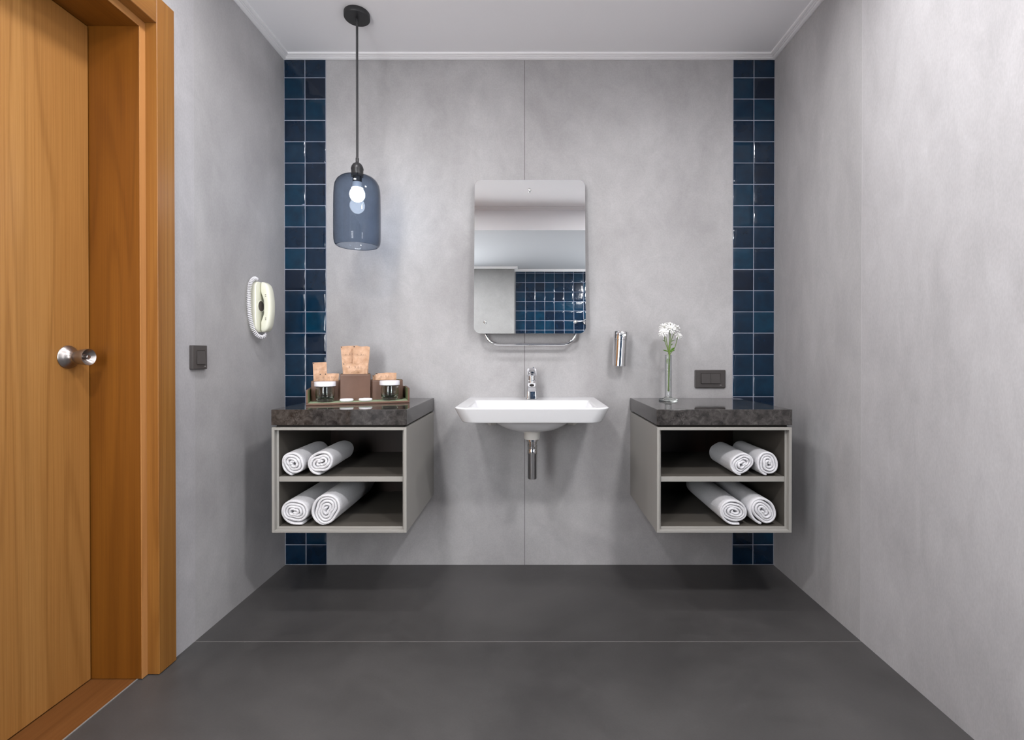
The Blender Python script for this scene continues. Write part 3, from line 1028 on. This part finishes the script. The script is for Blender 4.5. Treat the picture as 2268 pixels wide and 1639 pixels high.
plate(bm, -MW / 2 + 0.02, MW / 2 - 0.02, 0.02, MH - 0.02, 0.025, 0.0051, 0.014)
obj('backing_board', bm, M['switch'], mir)
for sx, sz in ((-0.0015, 0.667), (-0.2035, 0.052), (0.2085, 0.0535)):
    bm = bmesh.new()
    lathe(bm, [(0.0085, -0.0004), (0.0085, 0.003), (0.0070, 0.006), (0.0035, 0.0078), (0.0, 0.0082)], 24, (sx, 0, sz), 'y')
    obj('fixing_screw', bm, M['chrome'], mir, True, flat_angle=50)
bm = bmesh.new()
bp = [(-0.206, 0.036, 0.075), (-0.206, 0.030, 0.030), (-0.205, 0.024, 0.004), (-0.198, 0.022, -0.018), (-0.182, 0.022, -0.036), (-0.158, 0.022, -0.0465), (-0.135, 0.022, -0.0485),
      (-0.06, 0.022, -0.0485), (0.06, 0.022, -0.0485), (0.142, 0.022, -0.0485), (0.165, 0.022, -0.0465), (0.188, 0.022, -0.036), (0.204, 0.022, -0.018), (0.211, 0.024, 0.004), (0.212, 0.030, 0.030), (0.212, 0.036, 0.075)]
tube(bm, catmull(bp, 6), 0.0062, 14)
obj('support_bar', bm, M['chrome'], mir, True)
for sx, sz in ((-0.206, 0.078), (0.212, 0.078), (0.0, 0.667)):
    bm = bmesh.new()
    yw = 0.0693 - 0.0577 * sz - 0.0006
    lathe(bm, [(0.012, -yw), (0.012, -0.0145)], 24, (sx, 0, sz), 'y')
    obj('stand_off', bm, M['chrome'], mir, True, flat_angle=40)

# ------------------------------------------------------------------ soap dispenser
dis = thing('soap_dispenser', 'chrome cylinder soap dispenser on the wall between mirror and flower vase', 'soap dispenser', (0.3960, -0.062, 0.939))
dis.rotation_euler = (0, math.radians(3.2), 0)
bm = bmesh.new()
lathe(bm, [(0.0, 0.0), (0.0310, 0.0), (0.0328, 0.0015), (0.0328, 0.1190), (0.0315, 0.1205)], 48)
obj('body', bm, M['chrome'], dis, True, flat_angle=40)
bm = bmesh.new()
lathe(bm, [(0.0315, 0.1205), (0.0335, 0.1225), (0.0335, 0.1570), (0.0322, 0.1590), (0.0, 0.1590)], 48)
obj('cap', bm, M['chrome'], dis, True, flat_angle=40)
bm = bmesh.new()
tube(bm, [(0.0085, -0.030, 0.146), (0.0095, -0.040, 0.145), (0.0095, -0.047, 0.142)], [0.006, 0.0055, 0.005], 14)
lathe(bm, [(0.0035, 0.0), (0.0035, 0.006), (0.0, 0.006)], 12, (0.005, -0.043, 0.132))
obj('nozzle', bm, M['chrome'], dis, True, flat_angle=50)
bm = bmesh.new()
add_box(bm, -0.014, 0.014, 0.030, 0.0605, 0.030, 0.120, 0.002, 1)
obj('wall_bracket', bm, M['chrome'], dis)

# ------------------------------------------------------------------ switches
def rocker_profile(bm, x0, x1, z0, z1, d0, d1):
    """a tilting key: front depth d0 at the top, d1 at the bottom (towards -y)"""
    r = 0.0012
    lo = rrect(x0, x1, z0, z1, r, r, 3, 0)
    def dep(z):
        t = (z - z0) / (z1 - z0)
        return d1 + (d0 - d1) * t
    loft(bm, [[(x, 0.0, z) for x, z in lo], [(x, -dep(z), z) for x, z in lo]])

sw = thing('double_light_switch', 'anthracite wall switch plate with two keys, beside the blue tiles', 'light switch', (0.8335, 0.0, 0.8780))
bm = bmesh.new()
plate(bm, -0.0715, 0.0715, -0.0425, 0.0425, 0.005, -0.0095, 0.0, 0.003)
obj('frame_plate', bm, M['switch'], sw, True, flat_angle=30)
bm = bmesh.new()
plate(bm, -0.0455, 0.0475, -0.0225, 0.0265, 0.002, -0.0100, -0.0090)
obj('inset', bm, M['dark_gap'], sw)
for a, b in ((-0.0435, 0.0002), (0.0014, 0.0455)):
    bm = bmesh.new()
    rocker_profile(bm, a, b, -0.0205, 0.0248, 0.0112, 0.0148)
    obj('rocker', bm, M['switch'], sw)
bm = bmesh.new()
for i in range(3):
    add_box(bm, 0.0440 + i * 0.0032, 0.0464 + i * 0.0032, -0.0100, -0.0094, -0.0300, -0.0275)
obj('printed_mark', bm, M['switch_light'], sw)['label'] = 'tiny pale maker mark'

s2 = thing('light_switch', 'single anthracite light switch on the wall next to the oak door frame', 'light switch', (XL, -0.6055, 0.982), PI / 2)
bm = bmesh.new()
plate(bm, -0.0370, 0.0370, -0.0415, 0.0415, 0.003, -0.0125, 0.0, 0.002)
obj('frame_plate', bm, M['switch'], s2, True, flat_angle=30)
bm = bmesh.new()
plate(bm, -0.0180, 0.0235, -0.0250, 0.0245, 0.002, -0.0130, -0.0120)
obj('inset', bm, M['dark_gap'], s2)
bm = bmesh.new()
rocker_profile(bm, -0.0165, 0.0220, -0.0235, 0.0230, 0.0140, 0.0180)
obj('rocker', bm, M['switch'], s2)
bm = bmesh.new()
for i in range(1):
    add_box(bm, 0.0215, 0.0281, -0.0131, -0.0124, -0.0330, -0.0300)
obj('printed_mark', bm, M['switch_light'], s2)['label'] = 'tiny pale maker mark'

# ------------------------------------------------------------------ wall telephone (local -y looks into the room)
ph = thing('wall_telephone', 'ivory wall telephone with coiled white cord near the tiled corner', 'telephone', (XL, -0.2480, 1.0850), PI / 2)
bm = bmesh.new()
RB = []
for d, ins in ((0.0, 0.002), (0.003, 0.0), (0.020, 0.0), (0.0235, 0.0015), (0.0255, 0.005)):
    RB.append([(x, -d, z) for x, z in rrect(-0.0345 + ins, 0.034 - ins, 0.0 + ins, 0.212 - ins, 0.024 - ins, 0.024 - ins, 8, 3)])
loft(bm, RB)
obj('base', bm, M['ivory'], ph, True, flat_angle=35)
bm = bmesh.new()
lathe(bm, [(0.0255, 0.0250), (0.0255, 0.0264), (0.0235, 0.0268), (0.0215, 0.0258)], 36, (0.002, 0, 0.110), 'y', cap0=False, cap1=False)
obj('keypad_rim', bm, M['ivory'], ph, True)
bm = bmesh.new()
lathe(bm, [(0.0220, 0.0252), (0.0220, 0.0260), (0.0, 0.0260)], 36, (0.002, 0, 0.110), 'y')
obj('keypad_well', bm, M['dial'], ph, True, flat_angle=40)
hs = bpy.data.objects.new('handset', None)
COL.objects.link(hs)
hs.parent = ph
bm = bmesh.new()
RH = []
for k in range(33):
    s = k / 32
    z = 0.002 + 0.208 * s
    q_ = abs(2 * s - 1)
    e = max(0.22, math.sqrt(max(0.0, 1 - q_ ** 9)))
    arch = math.sin(PI * s)
    out_ = 0.0555 + 0.0175 * arch ** 0.7
    inn = 0.0275 + 0.0125 * min(1.0, max(0.0, (0.62 - q_) / 0.34))
    mid = (out_ + inn) / 2 + (1 - e) * -0.006
    hw = 0.0240 * (0.90 + 0.10 * q_) * (0.62 + 0.38 * e)
    hh = (out_ - inn) / 2 * (0.42 + 0.58 * e)
    ring_ = []
    for j in range(28):
        a = 2 * PI * j / 28
        c, sn_ = math.cos(a), math.sin(a)
        px_ = math.copysign(abs(c) ** 0.55, c)
        # the outer face is domed, the inner one flat
        ring_.append((hw * px_ + 0.0105, -mid - hh * (math.copysign(abs(sn_) ** 0.7, sn_) if sn_ > 0 else -abs(sn_) ** 0.4), z))
    RH.append(ring_)
loft(bm, RH)
obj('shell', bm, M['ivory'], hs, True, flat_angle=75)
for z in (0.150, 0.052):
    bm = bmesh.new()
    add_box(bm, -0.0142, -0.0122, -0.0540, -0.0500, z, z + 0.0022)
    add_box(bm, -0.0142, -0.0122, -0.0540, -0.0500, z + 0.007, z + 0.0092)
    obj('slot', bm, M['dial'], hs)
bm = bmesh.new()
path = catmull([(-0.014, -0.012, 0.212), (-0.022, -0.018, 0.2215), (-0.040, -0.017, 0.219), (-0.058, -0.015, 0.198), (-0.0655, -0.013, 0.160), (-0.066, -0.013, 0.110), (-0.060, -0.014, 0.060),
                (-0.046, -0.017, 0.015), (-0.030, -0.024, -0.010), (-0.008, -0.032, -0.0200), (0.006, -0.0385, -0.014), (0.010, -0.040, -0.001)], 40)
lens = [0.0]
for a, b in zip(path[:-1], path[1:]):
    lens.append(lens[-1] + (b - a).length)
hel = []
turns = 46
NN = turns * 12
pi_ = 0
for k in range(NN + 1):
    s = lens[-1] * k / NN
    while pi_ < len(lens) - 2 and lens[pi_ + 1] < s:
        pi_ += 1
    f = (s - lens[pi_]) / max(1e-9, lens[pi_ + 1] - lens[pi_])
    p = path[pi_].lerp(path[pi_ + 1], f)
    t = (path[pi_ + 1] - path[pi_]).normalized()
    u = Vector((0, 1, 0)).cross(t).normalized()
    v = t.cross(u)
    rr_ = 0.0064 * min(1, k / 20, (NN - k) / 20)
    a = 2 * PI * turns * k / NN
    hel.append(p + (u * math.cos(a) + v * math.sin(a)) * rr_)
tube(bm, hel, 0.0021, 6)
obj('coiled_cord', bm, M['cord'], ph, True)

# ------------------------------------------------------------------ vase with white flowers
VX, VY = 0.5995, -0.140
vase = thing('bud_vase', 'slim clear glass bud vase with a round foot on the dark stone top', 'vase', (VX, VY, Z_TOP + 0.0003))
bm = bmesh.new()
lathe(bm, [(0.0, 0.0), (0.0390, 0.0), (0.0405, 0.0020), (0.0405, 0.0060), (0.0390, 0.0085), (0.0330, 0.0100), (0.0200, 0.0120), (0.0158, 0.0150), (0.0150, 0.0180), (0.0, 0.0180)], 64)
obj('foot', bm, M['solid_glass'], vase, True, flat_angle=50)
bm = bmesh.new()
lathe(bm, [(0.0149, 0.0185), (0.0149, 0.2000), (0.0146, 0.2010), (0.0137, 0.2000), (0.0135, 0.024), (0.0120, 0.0195)], 48, cap0=False, cap1=False)
obj('tube', bm, M['clear_glass'], vase, True, flat_angle=60)

def W(px, py, dy=0.0):
    """point of the spray from measures taken at the vase's distance; local to the vase foot"""
    k = (2.17 - dy) / 1086.0
    return Vector(((px - 1180) * k - VX, -dy, 0.989 - (py - 787) * k - Z_TOP))

spray = thing('flower_spray', 'spray of white daisy-like flowers on a green stem standing in the vase', 'flower', (VX, VY, Z_TOP))
rnd = random.Random(5)
bm = bmesh.new()
tube(bm, catmull([W(1480.5, 867), W(1481, 840), W(1482, 810), W(1482.5, 786), W(1482, 765)], 6), [0.0040] * 12 + [0.0036] * 13, 12)
main = W(1482, 775)
heads = [(W(1471.5, 723, -0.010), (-0.25, -0.45, 0.85), 0.0200), (W(1485.5, 727, 0.008), (0.0, -0.75, 0.66), 0.0235), (W(1469.5, 735, 0.014), (-0.35, -0.78, 0.52), 0.0190),
         (W(1498, 726, -0.004), (0.4, -0.45, 0.80), 0.0195), (W(1503, 743.5, 0.004), (0.45, -0.62, 0.64), 0.0170), (W(1484, 719, -0.012), (0.05, -0.35, 0.93), 0.0185)]
for (h_, d_, r_), via, st in zip(heads, [W(1476, 755), W(1484.5, 752), W(1473, 757), W(1487.5, 752), W(1495, 768), W(1482.5, 750)],
                                 [W(1481, 784), W(1482, 775), W(1480.5, 780), W(1482.5, 780), W(1482, 788), W(1482, 776)]):
    tube(bm, catmull([st, (st + via) / 2 + Vector((0, -0.002, 0)), via, h_ - Vector(d_).normalized() * 0.006], 6), 0.0015, 8)
for px, py, r_ in ((1480, 845, 0.002), (1484.5, 841, 0.002), (1480, 827, 0.0018), (1484, 856, 0.002)):
    c = W(px, py)
    bmesh.ops.create_icosphere(bm, subdivisions=1, radius=r_, matrix=Matrix.Translation(c))
obj('stem', bm, M['stem'], spray, True)

def leaf(a, b, w_, name='leaf'):
    bm = bmesh.new()
    d = (b - a)
    side = d.cross(Vector((0, 1, 0.2))).normalized()
    nrm = side.cross(d).normalized()
    rows = []
    for k in range(7):
        s = k / 6
        ww = w_ * math.sin(PI * (0.08 + 0.92 * s) * 0.98) ** 0.8 * (1 + 0.25 * math.sin(s * 18))
        c = a + d * s + nrm * 0.004 * math.sin(PI * s)
        rows.append([c - side * ww + nrm * 0.0008, c + nrm * -0.0004, c + side * ww + nrm * 0.0008])
    vt = [[bm.verts.new(p) for p in r] for r in rows]
    vb = [[bm.verts.new(p - nrm * 0.0005) for p in r] for r in rows]
    for k in range(6):
        for j in range(2):
            bm.faces.new((vt[k][j], vt[k][j + 1], vt[k + 1][j + 1], vt[k + 1][j]))
            bm.faces.new((vb[k][j], vb[k + 1][j], vb[k + 1][j + 1], vb[k][j + 1]))
        for j in (0, 2):
            bm.faces.new((vt[k][j], vt[k + 1][j], vb[k + 1][j], vb[k][j]))
    obj(name, bm, M['leaf'], spray, True)
leaf(W(1484, 779), W(1494.5, 769.5, 0.006), 0.0046)
leaf(W(1484, 780), W(1495, 775, 0.010), 0.0030)
leaf(W(1481, 779), W(1468.5, 775.0, 0.004), 0.0026)
leaf(W(1485, 766), W(1491, 761.5, 0.004), 0.0016)
leaf(W(1485, 757), W(1496, 753, 0.004), 0.0014)
leaf(W(1475, 757), W(1467, 753, 0.004), 0.0014)
leaf(W(1479, 793, 0.004), W(1478, 806, 0.006), 0.0034)
leaf(W(1483, 795, 0.003), W(1483, 806, 0.006), 0.0030)
leaf(W(1480, 824), W(1475.8, 820.8), 0.0010)

for h_, d_, r_ in heads:
    r_ *= 1.13
    d = Vector(d_).normalized()
    q = Vector((0, 0, 1)).rotation_difference(d).to_matrix().to_4x4()
    mtx = Matrix.Translation(h_) @ q
    bm = bmesh.new()
    for layer, (cnt, rr_, lift, off) in enumerate(((14, 1.12, 0.05, 0.0), (11, 0.90, 0.30, 0.2), (7, 0.58, 0.60, 0.1))):
        for k in range(cnt):
            a = 2 * PI * (k + off) / cnt + rnd.uniform(-0.12, 0.12)
            ln = r_ * rr_ * rnd.uniform(0.85, 1.1)
            lf = lift + rnd.uniform(-0.12, 0.12)
            wd = r_ * 0.135
            ca, sa = math.cos(a), math.sin(a)
            rows = []
            for s in (0.12, 0.4, 0.75, 0.95, 1.0):
                ww = wd * (0.45, 0.85, 1.0, 0.65, 0.2)[(0.12, 0.4, 0.75, 0.95, 1.0).index(s)]
                rad = ln * s
                zz = ln * lf * s - ln * 0.22 * s * s * (1 if layer == 0 else 0.3) + 0.0012 * layer
                rows.append([(ca * rad - sa * q_, sa * rad + ca * q_, zz + abs(q_) * 0.25) for q_ in (-ww, 0, ww)])
            vt = [[bm.verts.new(mtx @ Vector(p)) for p in r] for r in rows]
            vb = [[bm.verts.new(mtx @ (Vector(p) - Vector((0, 0, 0.0004)))) for p in r] for r in rows]
            for i in range(4):
                for j in range(2):
                    bm.faces.new((vt[i][j], vt[i][j + 1], vt[i + 1][j + 1], vt[i + 1][j]))
                    bm.faces.new((vb[i][j], vb[i + 1][j], vb[i + 1][j + 1], vb[i][j + 1]))
                for j in (0, 2):
                    bm.faces.new((vt[i][j], vt[i + 1][j], vb[i + 1][j], vb[i][j]))
    bl = obj('blossom', bm, M['petal'], spray, True)
    bm = bmesh.new()
    bmesh.ops.create_icosphere(bm, subdivisions=2, radius=r_ * 0.20, matrix=mtx @ Matrix.Diagonal((1, 1, 0.7, 1)))
    obj('flower_center', bm, M['pollen'], bl, True)

# ------------------------------------------------------------------ leather tray and what stands on it
TA = math.radians(19.0)
TO = Vector((-0.898, -0.371, Z_TOP + 0.0004))
TC, TS = math.cos(TA), math.sin(TA)
def T(u, v, z=0.0):
    return (TO.x + u * TC - v * TS, TO.y + u * TS + v * TC, TO.z + z)
TB = 0.0098                       # base thickness
tray = thing('leather_tray', 'brown leather amenity tray with sage green lining on the dark stone top', 'tray', tuple(TO), TA)
bm = bmesh.new()
add_box(bm, 0.0, 0.400, 0.0, 0.166, 0.0, TB - 0.0012, 0.0016, 2)
obj('base', bm, M['leather'], tray)
bm = bmesh.new()
add_box(bm, 0.0085, 0.3915, 0.004, 0.157, TB - 0.0012, TB)
obj('base_lining', bm, M['felt_light'], tray)['label'] = 'pale sage green base lining'
for u0, u1, lu0, lu1 in ((0.0, 0.0075, 0.0075, 0.0085), (0.3925, 0.400, 0.3915, 0.3925)):
    bm = bmesh.new()
    add_box(bm, u0, u1, 0.0, 0.166, TB - 0.0012, 0.062, 0.0016, 2)
    sd = obj('side_wall', bm, M['leather'], tray)
    bm = bmesh.new()
    add_box(bm, lu0, lu1, 0.002, 0.157, TB, 0.0605)
    obj('lining', bm, M['felt'], sd)['label'] = 'sage green lining'
bm = bmesh.new()
add_box(bm, 0.0075, 0.3925, 0.1585, 0.166, TB - 0.0012, 0.062, 0.0016, 2)
obj('rear_wall', bm, M['leather'], tray)

def leather_box(u0, u1, v0, v1, h, label):
    t = thing('leather_box', label, 'box', T((u0 + u1) / 2, v0, TB + 0.0003), TA, 'leather boxes standing in the tray')
    hw, dp = (u1 - u0) / 2, v1 - v0
    k = 0.003
    bm = bmesh.new()
    o_ = rrect(-hw, hw, 0, dp, 0.002, 0.002, 3, 1)
    i_ = rrect(-hw + k, hw - k, k, dp - k, 0.001, 0.001, 3, 1)
    loft(bm, [[(x, y, 0.0) for x, y in o_], [(x, y, h - 0.0008) for x, y in o_], [(x, y + 0, h) for x, y in rrect(-hw + 0.0008, hw - 0.0008, 0.0008, dp - 0.0008, 0.0015, 0.0015, 3, 1)],
              [(x, y, h) for x, y in i_], [(x, y, k) for x, y in i_]])
    obj('body', bm, M['leather'], t, True, flat_angle=40)
    bm = bmesh.new()
    j_ = rrect(-hw + k + 0.0004, hw - k - 0.0004, k + 0.0004, dp - k - 0.0004, 0.001, 0.001, 3, 1)
    j2 = rrect(-hw + k + 0.0008, hw - k - 0.0008, k + 0.0008, dp - k - 0.0008, 0.001, 0.001, 3, 1)
    loft(bm, [[(x, y, k + 0.0003) for x, y in j_], [(x, y, h - 0.001) for x, y in j_], [(x, y, h - 0.001) for x, y in j2], [(x, y, k + 0.0006) for x, y in j2]])
    obj('lining', bm, M['felt'], t)['label'] = 'sage green lining'
    n = int((2 * hw - 0.008) / 0.0034)
    for z0_, z1_ in ((h - 0.0052, h - 0.0043), (0.0040, 0.0047)):
        bm = bmesh.new()
        for i in range(n):
            x = -hw + 0.004 + i * 0.0034
            add_box(bm, x, x + 0.0021, -0.0003, 0.0003, z0_, z1_)
        obj('stitching', bm, M['leather_light'], t)['label'] = 'pale stitched seam'
    return t
leather_box(0.0115, 0.1225, 0.0810, 0.1520, 0.083, 'low brown leather box behind the glass jar closest to the tiled corner')
leather_box(0.1240, 0.2440, 0.0580, 0.1520, 0.111, 'tall brown leather box in the middle of the tray')
leather_box(0.2455, 0.3780, 0.0810, 0.1520, 0.083, 'low brown leather box behind the glass jar closest to the washbasin')

# kraft paper sachets, each a sealed pouch with printing
fc = bpy.data.curves.new('lettering', 'FONT')
fc.body = 'RI  OS'
fc.size = 1.0
fc.space_character = 2.6
fc.align_x = 'CENTER'
fo_ = bpy.data.objects.new('lettering', fc)
COL.objects.link(fo_)
dg = bpy.context.evaluated_depsgraph_get()
TXT = bpy.data.meshes.new_from_object(fo_.evaluated_get(dg))
bpy.data.objects.remove(fo_)
txt_v = [v.co.copy() for v in TXT.vertices]
txt_f = [list(p.vertices) for p in TXT.polygons]
tw = max(v.x for v in txt_v) - min(v.x for v in txt_v)

def sachet(u, v, w_, h, lean, tilt, puff, seed, label, mark_z=0.78, outline=None, corner_w=1.0):
    t = thing('paper_sachet', label, 'sachet', T(u, v, TB + 0.0046 + w_ * 0.52 * abs(math.sin(math.radians(lean)))), TA, 'kraft paper sachets in the leather boxes')
    t.rotation_euler = (math.radians(-tilt), math.radians(lean), TA)
    nx, nz = 21, 31
    def front(fx, fz):
        ex = min(fx, 1 - fx) * 2
        ez = min(fz, 1 - fz) * 2
        b = (min(1, max(0, (ex - 0.10) / 0.5)) ** 0.6) * (min(1, max(0, (ez - 0.14) / 0.5)) ** 0.6)
        cr = noise.noise((fx * 5 + seed, fz * 5, seed)) * 0.6 + abs(noise.noise((fx * 9 + seed, fz * 4 - fx * 5, seed * 2))) * 0.7
        seam = 0.0009 * noise.noise((fx * 3 + seed, fz * 3, 8.0))
        fold = 1 - abs(2 * ((fx * 1.3 + fz * 0.9 + seed * 0.37 + 0.25 * noise.noise((fx * 2, fz * 3, seed))) % 1.0) - 1)
        return puff * b * (0.50 + 1.05 * cr + 0.45 * (fold - 0.5)) + seam * 2.2
    bm = bmesh.new()
    A = []
    B = []
    for i in range(nx + 1):
        ra, rb = [], []
        for j in range(nz + 1):
            fx, fz = i / nx, j / nz
            x = (fx - 0.5) * w_ * (1 - 0.03 * math.sin(PI * fz) * (puff / 0.006))
            z = fz * h + (0.0022 * noise.noise((fx * 3.0, seed, 2.0)) * (puff / 0.006)) * fz ** 3
            x += 0.0016 * noise.noise((seed, fz * 4.0, 5.0 if fx < 0.5 else 9.0)) * (puff / 0.006) * abs(2 * fx - 1)
            f = front(fx, fz)
            ra.append(bm.verts.new((x, -f - 0.0003, z)))
            rb.append(bm.verts.new((x, min(0.4 * max(f, 0), 0.003) + 0.0003, z)))
        A.append(ra)
        B.append(rb)
    for i in range(nx):
        for j in range(nz):
            bm.faces.new((A[i][j], A[i + 1][j], A[i + 1][j + 1], A[i][j + 1]))
            bm.faces.new((B[i][j], B[i][j + 1], B[i + 1][j + 1], B[i + 1][j]))
    for j in range(nz):
        for i in (0, nx):
            bm.faces.new((A[i][j], A[i][j + 1], B[i][j + 1], B[i][j]))
    for i in range(nx):
        for j in (0, nz):
            bm.faces.new((A[i][j], B[i][j], B[i + 1][j], A[i + 1][j]))
    obj('pouch', bm, M['kraft'], t, True, flat_angle=60)
    def onf(x, z):
        fx, fz = x / w_ + 0.5, z / h
        return -max(front(fx, fz), front(min(1, fx + 0.03), fz), front(max(0, fx - 0.03), fz)) - 0.0007
    bm = bmesh.new()
    q = 0.0042
    cx0, cz1 = -w_ / 2 + 0.0012, h - 0.0012
    nseg = 3
    for a in range(nseg):
        xa, xb = cx0 + q * corner_w * a / nseg, cx0 + q * corner_w * (a + 1) / nseg
        bm.faces.new([bm.verts.new((x, onf(x, z), z)) for x, z in ((xa, cz1 - q), (xb, cz1 - q), (xb, cz1), (xa, cz1))])
    obj('corner_mark', bm, M['print'], t)['label'] = 'small dark square in the corner'
    bm = bmesh.new()
    sc = w_ * 0.50 / tw
    zc = h * mark_z
    vs = [bm.verts.new((p.x * sc, onf(p.x * sc, p.y * sc + zc), p.y * sc * 1.25 + zc)) for p in txt_v]
    for f in txt_f:
        try:
            bm.faces.new([vs[i] for i in f])
        except ValueError:
            pass
    zl = zc - 0.0022
    x0, x1 = -w_ * 0.34, w_ * 0.34
    for k in range(14):
        xa, xb = x0 + (x1 - x0) * k / 14, x0 + (x1 - x0) * (k + 1) / 14
        bm.faces.new([bm.verts.new(p) for p in ((xa, onf(xa, zl), zl), (xb, onf(xb, zl), zl), (xb, onf(xb, zl), zl + 0.0004), (xa, onf(xa, zl), zl + 0.0004))])
    # the taller middle letter of the mark
    for sx in (-1, 1):
        ch = sc * 0.68 * 1.25
        xa, xb = sx * 0.42 * ch, -sx * 0.42 * ch
        za, zb = zc - 0.05 * ch, zc + 1.30 * ch
        bm.faces.new([bm.verts.new(p) for p in ((xa - 0.0004, onf(xa, za), za), (xa + 0.0004, onf(xa, za), za), (xb + 0.0004, onf(xb, zb), zb), (xb - 0.0004, onf(xb, zb), zb))])
    obj('printed_mark', bm, M['print_thin'], t)['label'] = 'thin dark lettering with an underline'
    if outline:
        bm = bmesh.new()
        oz, ow, oh = outline
        pk = [(-0.5, 0.0), (-0.32, 0.35), (-0.1, 0.55), (0.12, 0.95), (0.25, 0.8), (0.32, 0.3), (0.5, 0.05)]
        pk = [(a.x, a.y) for a in catmull([(x, z, 0) for x, z in pk], 4)]
        for (a, b), (c, d) in zip(pk[:-1], pk[1:]):
            xa, za, xb, zb = a * ow, oz + b * oh, c * ow, oz + d * oh
            bm.faces.new([bm.verts.new(p) for p in ((xa, onf(xa, za), za), (xb, onf(xb, zb), zb), (xb, onf(xb, zb), zb + 0.0005), (xa, onf(xa, za), za + 0.0005))])
        obj('line_drawing', bm, M['print_thin'], t)['label'] = 'thin drawn hill outline'
    return t
sachet(0.0455, 0.1390, 0.054, 0.155, -2.0, 0.0, 0.0020, 1.2, 'flat upright kraft paper sachet standing tallest in the low box before the blue tiles', 0.80, (0.084, 0.034, 0.010))
sachet(0.0700, 0.1230, 0.056, 0.108, -1.0, 0.0, 0.0040, 2.7, 'short kraft paper sachet half hidden between the flat tall one and the crumpled one', 0.84)
sachet(0.0870, 0.1030, 0.056, 0.108, 1.5, 0.0, 0.0060, 3.3, 'crumpled short kraft paper sachet at the front of the low box before the blue tiles', 0.84)
sachet(0.1720, 0.1420, 0.070, 0.224, -3.6, 0.0, 0.0060, 4.1, 'tall kraft paper sachet leaning towards the blue tiles in the tall box', 0.83)
sachet(0.1950, 0.1210, 0.068, 0.222, 3.6, 0.0, 0.0080, 5.6, 'tall kraft paper sachet leaning towards the mirror in the tall box', 0.83)
sachet(0.1815, 0.0880, 0.098, 0.151, 0.6, 0.0, 0.0120, 6.4, 'wide puffed kraft paper sachet at the front of the tall box', 0.87, (0.108, 0.040, 0.014))
sachet(0.3030, 0.1360, 0.098, 0.098, -0.6, 0.0, 0.0030, 7.9, 'rear kraft paper sachet in the low box nearest the washbasin', 0.80)
sachet(0.3080, 0.1130, 0.089, 0.108, 0.5, 0.0, 0.0060, 8.5, 'front kraft paper sachet in the low box nearest the washbasin', 0.83, None, 1.9)

def jar(u, v, label):
    t = thing('glass_jar', label, 'jar', T(u, v, TB + 0.0003), TA, 'glass jars with white lids')
    bm = bmesh.new()
    lathe(bm, [(0.0, 0.0), (0.0265, 0.0), (0.0300, 0.0030), (0.0335, 0.0120), (0.0358, 0.0240), (0.0366, 0.0350), (0.0362, 0.0480), (0.0352, 0.0600), (0.0350, 0.0640),
               (0.0332, 0.0640), (0.0334, 0.0600), (0.0344, 0.0480), (0.0348, 0.0350), (0.0338, 0.0240), (0.0295, 0.0160), (0.0200, 0.0135), (0.0, 0.0130)], 48)
    bmesh.ops.remove_doubles(bm, verts=bm.verts[:], dist=0.0003)
    obj('glass_body', bm, M['solid_glass'], t, True)
    bm = bmesh.new()
    lathe(bm, [(0.0362, 0.0640), (0.0405, 0.0642), (0.0413, 0.0650), (0.0411, 0.0812), (0.0405, 0.0822), (0.0, 0.0824)], 48)
    obj('lid', bm, M['lid'], t, True, flat_angle=40)['label'] = 'white lid'
    return t
jar(0.0680, 0.0390, 'clear glass jar with white lid on the tray, closest to the tiled corner')
jar(0.3210, 0.0390, 'clear glass jar with white lid on the tray, closest to the washbasin')
def puck(u, v, rot, label):
    bm = bmesh.new()
    lathe(bm, [(0.0, 0.0), (0.0225, 0.0), (0.0260, 0.0020), (0.0272, 0.0050), (0.0268, 0.0085), (0.0245, 0.0112), (0.0, 0.0122)], 36)
    for v_ in bm.verts:
        v_.co.z += 0.0006 * noise.noise((v_.co.x * 120 + u * 50, v_.co.y * 120, v_.co.z * 90)) if v_.co.z > 0.001 else 0
    o = obj('wrapped_soap', bm, M['soap'], None, True, T(u, v, TB + 0.0003), TA + rot)
    tag(o, label, 'soap', 'small wrapped soaps on the tray')
puck(0.1500, 0.0285, 0.3, 'small round white soap on the tray, beside the jar closest to the tiled corner')
puck(0.2240, 0.0285, 1.1, 'small round white soap on the tray, the one closer to the washbasin')

# ------------------------------------------------------------------ shower fitting on the rear tiles (seen in the mirror)
sh = thing('shower_arm', 'chrome shower arm on the blue tiles, seen only in the wall mirror', 'shower fitting', (0.545, Y_SHOWER + 0.0056, 1.655))
bm = bmesh.new()
lathe(bm, [(0.030, 0.0), (0.029, -0.006), (0.018, -0.010), (0.0, -0.010)], 32, axis='y')
obj('wall_flange', bm, M['chrome'], sh, True, flat_angle=40)
bm = bmesh.new()
tube(bm, catmull([(0, 0.008, 0), (0, 0.035, 0.004), (0.003, 0.060, -0.012), (0.008, 0.068, -0.050), (0.012, 0.068, -0.160), (0.014, 0.064, -0.300)], 6), 0.011, 14)
obj('arm', bm, M['chrome'], sh, True)
